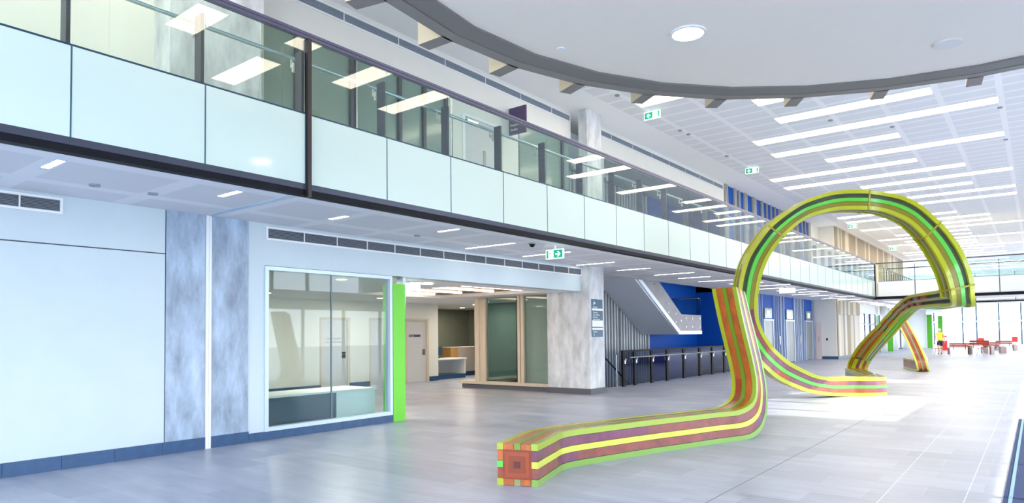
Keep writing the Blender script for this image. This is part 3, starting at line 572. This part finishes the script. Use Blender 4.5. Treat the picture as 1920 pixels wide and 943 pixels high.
LOOP=[((-4.260,22.600,0.450),(-4.660,22.450,0.450),(-4.260,22.600,0.000)),
((-3.620,20.700,0.450),(-4.050,20.550,0.450),(-3.620,20.700,0.000)),
((-3.200,19.500,0.450),(-3.620,19.400,0.450),(-3.200,19.500,0.000)),
((-3.000,18.950,0.450),(-3.420,19.050,0.450),(-3.000,18.950,0.000)),
((-2.950,18.600,0.450),(-3.400,18.800,0.450),(-2.950,18.600,0.000)),
((-3.080,18.350,0.450),(-3.430,18.720,0.450),(-3.080,18.350,0.000)),
((-3.300,18.150,0.450),(-3.550,18.550,0.450),(-3.300,18.150,0.000)),
((-3.549,17.970,0.463),(-3.810,18.297,0.463),(-3.564,17.980,-0.002)),
((-3.895,17.319,0.477),(-4.155,17.647,0.477),(-3.908,17.329,0.046)),
((-4.130,16.878,0.564),(-4.390,17.205,0.564),(-4.262,16.794,0.146)),
((-4.336,16.455,0.735),(-4.597,16.783,0.735),(-4.554,16.304,0.330)),
((-4.497,16.068,0.908),(-4.757,16.395,0.908),(-4.759,15.881,0.533)),
((-4.695,15.645,1.222),(-4.955,15.972,1.222),(-4.972,15.445,0.889)),
((-4.833,15.395,1.562),(-5.093,15.722,1.562),(-5.143,15.164,1.315)),
((-4.884,15.212,1.884),(-5.145,15.540,1.884),(-5.234,14.944,1.794)),
((-4.858,15.088,2.260),(-5.119,15.416,2.260),(-5.212,14.812,2.254)),
((-4.755,15.020,2.736),(-5.015,15.347,2.736),(-5.114,14.737,2.776)),
((-4.620,14.982,3.076),(-4.880,15.310,3.076),(-4.965,14.707,3.198)),
((-4.451,14.973,3.365),(-4.711,15.301,3.365),(-4.756,14.728,3.531)),
((-4.240,14.999,3.614),(-4.500,15.327,3.614),(-4.495,14.789,3.871)),
((-3.986,15.184,3.898),(-4.246,15.512,3.898),(-4.177,15.022,4.177)),
((-3.710,15.265,4.050),(-3.970,15.593,4.050),(-3.825,15.159,4.394)),
((-3.292,15.586,4.169),(-3.552,15.913,4.169),(-3.324,15.542,4.580)),
((-2.840,15.812,4.163),(-3.100,16.140,4.163),(-2.808,15.817,4.578)),
((-2.510,16.071,4.117),(-2.771,16.399,4.117),(-2.444,16.104,4.516)),
((-2.257,16.148,3.983),(-2.480,16.429,3.983),(-2.119,16.236,4.409)),
((-2.042,16.196,3.829),(-2.265,16.477,3.829),(-1.862,16.318,4.229)),
((-1.859,16.222,3.611),(-2.082,16.503,3.611),(-1.612,16.399,3.952)),
((-1.681,16.248,3.319),(-1.904,16.529,3.319),(-1.367,16.478,3.623)),
((-1.548,16.238,3.031),(-1.771,16.519,3.031),(-1.186,16.508,3.288)),
((-1.435,16.213,2.737),(-1.658,16.494,2.737),(-1.052,16.503,2.927)),
((-1.375,16.273,2.464),(-1.598,16.554,2.464),(-0.986,16.571,2.578)),
((-1.358,16.424,2.241),(-1.581,16.704,2.241),(-0.985,16.712,2.301)),
((-1.420,16.890,2.080),(-1.506,16.805,2.453),(-1.000,16.990,2.060)),
((-1.744,17.651,2.100),(-1.752,17.629,2.457),(-1.344,17.771,2.070)),
((-2.152,18.602,2.107),(-2.181,18.563,2.456),(-1.772,18.742,2.057)),
((-2.475,19.493,2.099),(-2.559,19.411,2.429),(-2.284,19.641,2.117)),
((-2.769,20.157,1.991),(-2.904,20.040,2.244),(-2.640,20.262,1.892)),
((-3.315,21.024,1.489),(-3.505,20.865,1.713),(-3.130,21.170,1.442)),
((-3.853,21.898,0.946),(-4.115,21.683,1.183),(-3.682,22.032,0.928)),
((-4.180,22.550,0.556),(-4.534,22.271,0.626),(-4.056,22.650,0.490))]
def cr(P, n, ten=.45):
    """cardinal spline through stations (tuples of Vectors)"""
    out = []
    P = [[Vector(v) for v in s] for s in P]
    for i in range(len(P)-1):
        p0, p1, p2, p3 = P[max(i-1, 0)], P[i], P[i+1], P[min(i+2, len(P)-1)]
        for k in range(n):
            t = k/n; t2 = t*t; t3 = t2*t; row = []
            for a, b_, c, d in zip(p0, p1, p2, p3):
                L = (c-b_).length; La = (b_-a).length or L; Lb = (d-c).length or L
                m1 = (c-a)*(ten*2*L/(L+La)); m2 = (d-b_)*(ten*2*L/(L+Lb))
                row.append(b_*(2*t3-3*t2+1)+m1*(t3-2*t2+t)+c*(-2*t3+3*t2)+m2*(t3-t2))
            out.append(row)
    out.append(P[-1]); return out
def pt(s, u, v): return s[0]+(s[1]-s[0])*u+(s[2]-s[0])*v
def strip(bm, S, i0, i1, u0, u1, v0, v1, mi=0):
    rings = []
    for i in range(i0, i1+1):
        s = S[i]; rings.append([bm.verts.new(pt(s, u, v)) for u, v in ((u0, v0), (u1, v0), (u1, v1), (u0, v1))])
    fs = [bm.faces.new(rings[0][::-1]), bm.faces.new(rings[-1])]
    for a, b_ in zip(rings, rings[1:]):
        for k in range(4): fs.append(bm.faces.new((a[k], a[(k+1) % 4], b_[(k+1) % 4], b_[k])))
    for f in fs: f.material_index = mi
W1, W2, W3, W4 = .16, .42, .58, .84
GAPS = {}
def sculpt(name, label, stations, n, cols, infill, rz=0):
    """corner C0 is (0,0); u runs to C1, v runs to C2"""
    S = cr(stations, n); N = len(S)-1
    base = sum((s[0] for s in S), Vector())/len(S); base.z = 0
    S = [[v-base for v in s] for s in S]
    t = thing(name, label, 'sculpture', base)
    W1, W2, W3, W4 = GAPS.get('w', (.16, .42, .58, .84))
    bat = {'c00': (0, W1, 0, W1), 'c10': (W4, 1, 0, W1), 'c11': (W4, 1, W4, 1), 'c01': (0, W1, W4, 1), 'u0': (0, W1, W2, W3), 'v0': (W2, W3, 0, W1), 'u1': (W4, 1, W2, W3), 'v1': (W2, W3, W4, 1)}
    for k, r in bat.items():
        b = bmesh.new(); strip(b, S, 0, N, *r); bmesh.ops.recalc_face_normals(b, faces=b.faces); obj('coloured_batten', b, cols[k], t)
    b = bmesh.new(); strip(b, S, 0, N, .15, .85, .15, .85); bmesh.ops.recalc_face_normals(b, faces=b.faces); obj('core', b, CORE, t)
    g = .012
    A1, A2, A3, A4 = W1+.011, W2-.011, W3+.011, W4-.011
    faces = {'u0a': (g, W1, A1, A2), 'u0b': (g, W1, A3, A4), 'u1a': (W4, 1-g, A1, A2), 'u1b': (W4, 1-g, A3, A4), 'v0a': (A1, A2, g, W1), 'v0b': (A3, A4, g, W1), 'v1a': (A1, A2, W4, 1-g), 'v1b': (A3, A4, W4, 1-g)}
    for k, r in faces.items():
        if 0: pass
        segs = infill(k, N, n)
        if not segs: continue
        runs = []
        for sg in segs:
            if sg[1] <= sg[0]: continue
            if runs and runs[-1][-1][1] == sg[0]: runs[-1].append(sg)
            else: runs.append([sg])
        for run in runs:
            b = bmesh.new()
            for i0, i1, mi in run: strip(b, S, i0, i1, *r, mi)
            bmesh.ops.recalc_face_normals(b, faces=b.faces); obj('wood_infill', b, WD, t)
    return t, S
# bench with leg
def vb(*a): return Vector(a)
bot = [(-4.13, 5.70), (-4.235, 6.03), (-4.33, 6.33), (-4.40, 6.56), (-4.395, 6.80), (-4.30, 7.20), (-4.15, 7.75), (-3.985, 8.3), (-3.79, 8.88), (-3.63, 9.4)]
st = []
for i, (x, y) in enumerate(bot):
    a = Vector(bot[max(i-1, 0)]); c = Vector(bot[min(i+1, len(bot)-1)]); d = (c-a).normalized(); nr = Vector((d.y, -d.x))
    if i == 0: nr = Vector((.945, .33))
    C = vb(x, y, .44); L = C-vb(nr.x, nr.y, 0)*.45
    st.append((C, L, vb(x, y, 0)))
dd = vb(.32, .947, 0).normalized(); nn = vb(dd.y, -dd.x, 0); o3 = vb(-3.40, 10.02, 0)
for (si, zi), (so, zo) in [((-.30, .44), (-.12, 0)), ((-.14, .46), (.06, .01)), ((-.02, .49), (.20, .055)), ((.09, .54), (.32, .14)), ((.16, .62), (.415, .30)), ((.19, .76), (.448, .52)), ((.18, .90), (.443, .74)), ((.125, 1.12), (.37, 1.06)), ((.02, 1.44), (.26, 1.40)), ((-.11, 1.84), (.115, 1.80)), ((-.22, 2.25), (-.02, 2.18))]:
    C = o3+dd*si+vb(0, 0, zi); st.append((C, C-nn*.45, o3+dd*so+vb(0, 0, zo)))
def inf_bench(k, N, n):
    rnd = random.Random(k); segs = []; i = 0
    while i < N:
        j = min(N, i+rnd.choice((9, 12, 16, 20)))
        pal = (2, 2, 3, 1) if k.startswith('u0') else (0, 1, 0, 0)
        segs.append((i, j, rnd.choice(pal))); i = j
    return segs
cols = dict(c00=mat('batten_lime_yellow', (152, 172, 44), .3, coat=.4), c10=YEL, c11=YEL, c01=LIME, u0=YEL2, v0=OLV, u1=BRG, v1=KHA)
t, S = sculpt('ribbon_sculpture', 'striped timber and lime ribbon bench that turns up into a leaning leg', st, 5, cols, inf_bench)
# end face marquetry
s0 = S[0]; fd = (s0[1]-s0[0]).cross(s0[2]-s0[0]).normalized(); fd = fd if fd.y < 0 else -fd
def endbox(bm, u0, u1, v0, v1, d0, d1, mi=0):
    vs = []
    for d in (d0, d1):
        for u, v in ((u0, v0), (u1, v0), (u1, v1), (u0, v1)): vs.append(bm.verts.new(pt(s0, u, v)+fd*d))
    for f in ((0, 1, 2, 3), (7, 6, 5, 4), (0, 4, 5, 1), (1, 5, 6, 2), (2, 6, 7, 3), (3, 7, 4, 0)): bm.faces.new([vs[i] for i in f]).material_index = mi
b = bmesh.new(); endbox(b, .15, .85, .15, .85, -.02, .004); bmesh.ops.recalc_face_normals(b, faces=b.faces); obj('end_cap', b, mat('endcap_wood', (134, 50, 8), .45, var=.15, scale=8), t)
b = bmesh.new()
for q, mi in ((.20, 0), (.30, 1), (.42, 2)): endbox(b, q, 1-q, q, 1-q, .004+(q-.2)*.02, .007+(q-.2)*.05, mi)
bmesh.ops.recalc_face_normals(b, faces=b.faces); obj('end_cap_inlay', b, [mat('endcap_wood_light', (150, 62, 10), .35), mat('endcap_wood_mid', (132, 52, 10), .35), mat('endcap_wood_dark', (86, 24, 12), .35)], t)
# closed loop
GAPS['w'] = (.19, .41, .59, .81)
NL = 7
def inf_loop(k, N, n):
    rnd = random.Random(k+'x'); segs = []; i = 0
    while i < N:
        j = min(N, i+rnd.choice((6, 9, 12))); q = i/n
        arch = 14 < q < 33.5
        pal = (2, 2, 3, 1)
        if arch:
            if k == 'v1a' and q < 24: segs.append((i, j, rnd.choice((3, 5, 5))))
            elif k == 'u0a': segs.append((i, j, 4))
            elif k.startswith('u1') and q > 27: segs.append((i, j, 1))
        elif 33 <= q < 38:
            if k.startswith('v0'): segs.append((i, i+2, 1))
            j = min(N, i+4)
        elif q >= 38: segs.append((i, j, rnd.choice((0, 1, 0)) if k.startswith('v0') else rnd.choice((2, 1))))
        else: segs.append((i, j, rnd.choice(pal) if k.startswith('u0') or q > 7 else 3))
        i = j
    return segs
cols = dict(c00=YEL, c10=YEL, c11=YEL, c01=YEL, u0=BRG, v0=KHA, u1=OLV, v1=YEL)
L_ = [tuple(Vector(v) for v in s) for s in LOOP]
L_.append((vb(-4.27, 22.62, .12), vb(-4.64, 22.36, .12), vb(-4.12, 22.74, .02)))
t, S = sculpt('ribbon_sculpture', 'giant striped yellow and green ribbon loop arching over the hall floor', L_, NL, cols, inf_loop)
for q in (19, 23.3, 27.5, 31.3):
    i = int(q*NL); b = bmesh.new(); strip(b, S, i, i+0, 0, 1, 0, 1) if 0 else None
    s = S[i]; s2 = S[i+1]; e = [(.02, .14), ] 
    d = (s2[0]-s[0]).normalized()*.018
    for u0, u1, v0, v1 in ((-.02, .03, -.02, 1.02), (-.02, 1.02, -.02, .03), (.97, 1.02, -.02, 1.02)):
        vs = [b.verts.new(pt(s, u, v)+sg*d) for sg in (-1, 1) for u, v in ((u0, v0), (u1, v0), (u1, v1), (u0, v1))]
        for f in ((0, 1, 2, 3), (7, 6, 5, 4), (0, 4, 5, 1), (1, 5, 6, 2), (2, 6, 7, 3), (3, 7, 4, 0)): b.faces.new([vs[x] for x in f])
    bmesh.ops.recalc_face_normals(b, faces=b.faces); obj('joint_collar', b, mat('collar_mustard', (150, 140, 20), .4), t)
# rear leg
GAPS['w'] = (.16, .42, .58, .84)
fdir = vb(.30, -.954, 0); fr = vb(-.954, -.30, 0)   # travels towards the viewer; fr = viewer's left
st = []
p = vb(-4.10, 32.55, 0)
for s_, z0, z1 in ((0, 0, .44), (1.2, 0, .44), (2.3, 0, .44)):
    C = p+fdir*s_; st.append((C+fr*.4+vb(0, 0, z1), C+vb(0, 0, z1), C+fr*.4+vb(0, 0, z0)))
e = p+fdir*2.3
for si, zi, so, zo in ((.18, .50, .42, .03), (.22, .60, .55, .16), (.16, .80, .56, .50), (-.1, 1.35, .25, 1.25), (-.42, 2.5, -.1, 2.4)):
    lean = -.38*(max(0, zi-.5)); C = e+fdir*si*0
    a = e+fdir*si+vb(lean, 0, zi); c = e+fdir*so+vb(lean, 0, zo)
    st.append((a+fr*.4, a, c+fr*.4))
cols = dict(c00=YEL2, c10=YEL2, c11=YEL2, c01=YEL2, u0=KHA, v0=KHA, u1=YEL2, v1=KHA)
t, S = sculpt('ribbon_sculpture', 'rear striped ribbon leg leaning up from a short floor block behind the loop', st, 4, cols, lambda k, N, n: [(i, min(N, i+5), (0, 1, 1)[i % 3]) for i in range(0, N, 5)])

# ------------------------------------------------------------ entrance mat
t = thing('entrance_mat', 'navy striped entrance mat at bottom right corner', 'mat', (2.2, 9.5, 0))
obj('mat_pile', bx((-2.5, 1.4, -6, 5.3, .0, .008)), RUBBER, t)
b = bmesh.new()
for k in range(24): box(b, -2.46+.16*k, -2.46+.16*k+.03, -6, 5.3, .008, .012)
obj('ribbed_strip', b, mat('mat_teal_rib', (110, 156, 176), .4, metal=.4), t)
# long movement joint in floor
struct('trim_4', bx((-2.486, -2.474, 2, 14.6, -.001, .0015)), mat('floor_joint', (120, 124, 130), .5))
struct('trim_6', bx((-.586, -.578, 2, 24, -.001, .001), (-1.215, -1.209, 2, 24, -.001, .001)), mat('pale_floor_joint', (226, 228, 232), .5))
# slatted sunlight beside loop, laid on the floor as pale strips
b = bmesh.new()
for k in range(9): box(b, -3.2+k*.1, -3.16+k*.1, 14.3, 16.8, 0, .006)
tag(obj('sun_slat_strip', b, mat('sun_slat_white', (220, 222, 226), .4)), 'ribbed white tactile strips on the floor in front of the loop', 'tactile paving')

# ------------------------------------------------------------ far end
Yf = 88
fx = [-16, -12.6, -10.9, -9.04, -6.38, -5.13, -3.17, -1.28, .6, 2.5, 4.4, 6.3, 8]
struct('wall_far', bx((-16, 8, Yf, Yf+.3, 4.75, ZT)), WHITE)
wf = struct('window_4', bx(*[(fx[i]+.06, fx[i+1]-.06, Yf+.05, Yf+.07, .05, 2.38) for i in range(len(fx)-1)], *[(fx[i]+.06, fx[i+1]-.06, Yf+.05, Yf+.07, 2.55, 4.7) for i in range(len(fx)-1)]), WGLASS)
obj('mullion', bx(*[(x-.07, x+.07, Yf-.1, Yf+.1, 0, 4.75) for x in fx]), mat('teal_mullion', (60, 90, 104), .4), wf)
obj('transom', bx((-16, 8, Yf-.15, Yf+.1, 2.38, 2.55), (-16, 8, Yf-.1, Yf+.1, 4.68, 4.8)), ALU, wf)
obj('door_rail', bx((-16, 8, Yf-.04, Yf+.02, 1.0, 1.04), *[(-16, 8, Yf, Yf+.03, z, z+.03) for z in (2.95, 3.4, 3.85, 4.3)]), CHAR, wf)
struct('wall_end', bx((-16, -7.8, 70.3, 70.5, 0, ZC), (-16, -8.9, 66, 66.2, ZC, ZT)), WHITE)
for i, (x, y) in enumerate(((-7.75, 70), (-7.8, 79))):
    tag(obj('green_fin', bx((x, x+.4, y, y+.3, 0, 3.0)), mat('deep_green_paint', (70, 160, 20), .45)), 'tall green fin panel far down the hall, %s of the walking person' % ('left' if i == 0 else 'right'), 'wall panel', 'green fins at the far end')
struct('ceiling_far_slab', bx((-16, -6.9, 62.01, 82, ZC, ZC+.93)), WHITE)
# cafe side glazing beyond the beige boards
struct('wall_cafe', bx((-9.4, -9.2, 47.6, 70, 2.75, ZC), (-9.4, -9.2, 47.6, 49.2, 0, 2.75)), CREAM)
wc = struct('window_5', bx((-9.32, -9.3, 49.2, 70, .1, 2.7)), WGLASS)
obj('mullion', bx(*[(-9.36, -9.26, 49.2+1.9*k, 49.28+1.9*k, 0, 2.75) for k in range(12)], (-9.36, -9.26, 49.2, 70, 2.0, 2.07), (-9.36, -9.26, 49.2, 70, 0, .1)), CHAR, wc)
for i, y in enumerate((55.5, 60.5, 65.5)):
    tag(obj('round_column', tube(bmesh.new(), [(-8.85, y, 0), (-8.85, y, ZC)], .22, 24), WHITE, None, True), 'slim white round column at the far left side of the hall, %s of three' % ['nearest', 'middle', 'farthest'][i], 'column', 'white columns beyond the beige boards')
tag(obj('green_fin', bx((-9.1, -8.7, 58.4, 58.6, 0, 2.75)), mat('deep_green_paint', (70, 160, 20), .45)), 'narrow green fin seen below the diagonal ribbon, between the white columns', 'wall panel')
# ------------------------------------------------------------ benches at the far end
RED = mat('bench_red_timber', (160, 62, 34), .4, var=.15, scale=4)
def bench(label, x, y, rz, L=1.5):
    t = thing('slatted_bench', label, 'bench', (x, y, 0), rz, 'red timber benches at the far end')
    for k in range(4): obj('seat_slat', bx((-L/2, L/2, -.28+.13*k, -.17+.13*k, .42, .45)), RED, t)
    for k in range(2): obj('back_slat', bx((-L/2, L/2, .27, .30, .48+.13*k, .60+.13*k)), RED, t)
    for sx in (-1, 1): obj('leg', bx((sx*(L/2+.05)-.05, sx*(L/2+.05)+.05, -.3, .3, 0, .42)), mat('bench_leg_brown', (120, 92, 84), .5), t)
    for sx in (-1, 1): obj('back_strut', bx((sx*L*.3-.02, sx*L*.3+.02,   .24, .27, .3, .72)), CHAR, t)
    return t
b0 = bench('red slatted bench facing away, nearest the walking person', -4.0, 52.3, math.pi, 1.1)
for (x, y, rz, lb) in [(-2.9, 52.8, 2.9, 'red slatted bench with highest back, centre of the far seating group'), (-2.35, 55.5, 2.6, 'red slatted bench partly behind the highest backed bench'), (-1.9, 62.5, 2.8, 'rightmost red slatted bench of the far seating group')]:
    dd_ = dup(b0, (x, y, 0), rz, lb)
    if 'highest back,' in lb: dd_.scale = (1, 1, 1.22)
def side_table(label, x, y):
    t = thing('wire_table', label, 'table', (x, y, 0), 0, 'thin legged tables by the benches')
    obj('tabletop', disc(bmesh.new(), 0, 0, .44, .46, .33), RED, t)
    for k in range(4):
        a = math.pi/4+k*math.pi/2; obj('leg', tube(bmesh.new(), [(.1*math.cos(a), .1*math.sin(a), .44), (.27*math.cos(a), .27*math.sin(a), 0)], .01, 6), STEEL, t)
side_table('small table on thin legs below the walking person', -4.9, 49.0); side_table('small table on thin legs in front of the highest backed bench', -2.75, 49.3)
for i, (x, y, h) in enumerate([(-5.75, 62, 1.25), (-3.6, 66, .9), (-1.5, 70, .95)]):
    t = thing('red_stool', ['red cabinet with raised top just right of the walking person', 'small red seat behind the left benches', 'small red seat at the far right of the seating group'][i], 'cabinet' if i == 0 else 'chair', (x, y, 0))
    cr_ = mat('signal_red', (214, 50, 50), .4)
    if i == 0: obj('cabinet_body', bx((-.22, .22, -.2, .2, 0, .75)), cr_, t); obj('cabinet_top', bx((-.2, .2, -.2, .2, 1.0, 1.15), (-.2, -.17, -.2, .2, .75, 1.0), (.17, .2, -.2, .2, .75, 1.0)), cr_, t)
    else:
        obj('seat', bx((-.2, .2, -.2, .2, .42, .46)), cr_, t); obj('backrest', bx((-.2, .2, .17, .2, .5, h)), cr_, t)
        for sx in (-1, 1):
            for sy in (-1, 1): obj('leg', bx((sx*.18-.015, sx*.18+.015, sy*.18-.015, sy*.18+.015, 0, .42)), STEEL, t)
# ------------------------------------------------------------ person
def skin_mesh(name, V, E, Rr, ma, parent, sub=2):
    me = bpy.data.meshes.new(name); me.from_pydata(V, E, []); me.materials.append(ma)
    o = link(bpy.data.objects.new(name, me), parent)
    sk = o.modifiers.new('skin', 'SKIN'); sk.use_smooth_shade = True
    for i, r in enumerate(Rr): me.skin_vertices[0].data[i].radius = (r, r) if isinstance(r, (int, float)) else r
    me.skin_vertices[0].data[0].use_root = True
    ss = o.modifiers.new('sub', 'SUBSURF'); ss.levels = sub; ss.render_levels = sub
    return o
t = thing('person', 'person in yellow high visibility shirt and dark shorts walking away past the benches', 'person', (-5.05, 51.9, 0), .15)
t.scale = (.96, .96, .96)
SK = mat('skin', (206, 160, 136), .5)
V = [(0, 0, .95), (0, 0, 1.12), (0, .01, 1.30), (0, .02, 1.44), (0, .02, 1.52), (0, .0, 1.60), (0, .01, 1.69)]; Rr = [(.15, .10), (.14, .09), (.16, .10), (.11, .08), .052, .085, .075]
E = [(i, i+1) for i in range(6)]
def chain(start, pts, rs):
    i = start
    for p_, r_ in zip(pts, rs): V.append(p_); Rr.append(r_); E.append((i, len(V)-1)); i = len(V)-1
    return i
for s in (-1, 1):
    ft = .13*s
    chain(0, [(.09*s, ft*.3, .88), (.10*s, ft*.9, .50), (.10*s, ft*1.3-.06, .10), (.10*s, ft*1.3+.08, .04)], [.085, .058, .04, (.035, .03)])
    h = chain(3, [(.19*s, 0, 1.40), (.25*s, -ft*.5, 1.13), (.27*s, -ft*.9+.08, .90), (.27*s, -ft*.9+.10, .83)], [.055, .042, .03, (.032, .02)])
    for k in range(4): chain(h, [(.27*s, -ft*.9+.07+.02*k, .77), (.265*s, -ft*.9+.075+.02*k, .735-.004*abs(k-1.5))], [.009, .008])
    chain(h, [(.255*s, -ft*.9+.135, .80), (.25*s, -ft*.9+.145, .77)], [.010, .009])
skin_mesh('body', V, E, Rr, SK, t)
HV = mat('hi_vis_yellow', (226, 240, 60), .6); DK = mat('dark_shorts', (34, 36, 50), .7)
skin_mesh('shirt', [(0, 0, .86), (0, 0, 1.12), (0, .01, 1.30), (0, .02, 1.43), (-.20, 0, 1.40), (-.235, 0, 1.22), (.20, 0, 1.40), (.235, 0, 1.22)], [(0, 1), (1, 2), (2, 3), (3, 4), (4, 5), (3, 6), (6, 7)], [(.21, .155), (.19, .14), (.185, .12), (.12, .095), .07, .062, .07, .062], HV, t)
skin_mesh('shorts', [(0, 0, .97), (0, 0, .88), (-.095, -.04, .78), (-.1, -.09, .55), (.095, .04, .78), (.1, .10, .55)], [(0, 1), (1, 2), (2, 3), (1, 4), (4, 5)], [(.165, .12), (.14, .11), .10, .082, .10, .082], DK, t)
b = bmesh.new(); bmesh.ops.create_uvsphere(b, u_segments=16, v_segments=12, radius=.092, matrix=Matrix.Translation((0, -.015, 1.665))); obj('cap', b, mat('white_cap', (226, 226, 220), .6), t, True)
for s in (-1, 1):
    b = bmesh.new(); bmesh.ops.create_uvsphere(b, u_segments=10, v_segments=8, radius=.055, matrix=Matrix.Translation((.10*s, .13*s*1.3+.02, .05))@Matrix.Diagonal((.8, 2.2, .9, 1))); obj('shoe', b, BLACK, t, True)
    b = bmesh.new(); bmesh.ops.create_uvsphere(b, u_segments=8, v_segments=6, radius=.02, matrix=Matrix.Translation((.085*s, .0, 1.62))@Matrix.Diagonal((.5, 1, 1.5, 1))); obj('ear', b, SK, t, True)
# face on the far side of the head
b = bmesh.new(); prism(b, [(-.012, 1.60), (.012, 1.60), (0, 1.64)], 'y', .078, .105); obj('nose', b, SK, t)
# ------------------------------------------------------------ right hand side and back (daylight)
XR = 4.0
struct('wall_right', bx((XR, XR+.3, -8, 88, 2.7, 3.45), (XR, XR+.3, -8, 13.6, 3.45, ZT), (XR, XR+.3, 19.0, 23.6, 3.45, ZT), (XR, XR+.3, 25.2, 36, 3.45, ZT), (XR, XR+.3, 13.6, 19.0, 6.2, ZT), (XR, XR+.3, 23.6, 25.2, 5.0, ZT), (XR, XR+.3, 36, 88, 3.45, ZT), (XR, XR+.3, 40, 88, 0, .3)), WHITE)
wr = struct('window_6', bx((XR+.1, XR+.12, -8, 40, .1, 2.7), (XR+.1, XR+.12, 13.6, 19, 3.45, 6.2), (XR+.1, XR+.12, 23.6, 25.2, 3.45, 5.0)), WGLASS)
obj('mullion', bx(*[(XR+.05, XR+.17, -8+2.0*k, -7.92+2.0*k, 0, 2.7) for k in range(24)], (XR+.05, XR+.17, 16.2, 16.3, 3.45, 6.2), (XR+.05, XR+.17, 14.6, 14.7, 3.45, 6.2)), CHAR, wr)
wb = struct('window_7', bx((-9, 4, -8.02, -8, .1, ZT)), WGLASS)
obj('mullion', bx(*[(-9.0+1.6*k, -8.9+1.6*k, -8.06, -7.96, 0, ZT) for k in range(9)], (-9, 4, -8.06, -7.96, 2.6, 2.7), (-9, 4, -8.06, -7.96, 5.0, 5.1)), CHAR, wb)
struct('ground', bx((8, 80, -60, 180, -.35, -.05), (-80, 8, -60, -8, -.35, -.05), (-80, 8, 130, 180, -.35, -.05)), mat('paving_outside', (190, 190, 186), .7))
# bare trees outside, mirrored in the balcony glass
def tree(x, y, seed):
    rnd = random.Random(seed); b = bmesh.new()
    def br(p, d, L, r, k):
        q = p+d*L; tube(b, [p, p+d*L*.5+vb(rnd.uniform(-.05, .05), rnd.uniform(-.05, .05), 0), q], [r, r*.85, r*.68], 5, False)
        if k == 0: return
        for _ in range(3): br(q, (d+vb(rnd.uniform(-.7, .7), rnd.uniform(-.7, .7), rnd.uniform(-.1, .5))).normalized(), L*rnd.uniform(.6, .85), r*.62, k-1)
    br(vb(0, 0, 0), vb(0, 0, 1), 2.0, .12, 5)
    o = obj('bare_tree', b, mat('bark', (84, 74, 66), .8)); o.location = (x, y, -.05)
    tag(o, 'leafless tree outside, seen only as a reflection in the glass, %s' % ('nearer' if seed == 1 else 'farther'), 'tree', 'bare trees outside')
tree(12.5, -1, 1); tree(14, 6, 2)
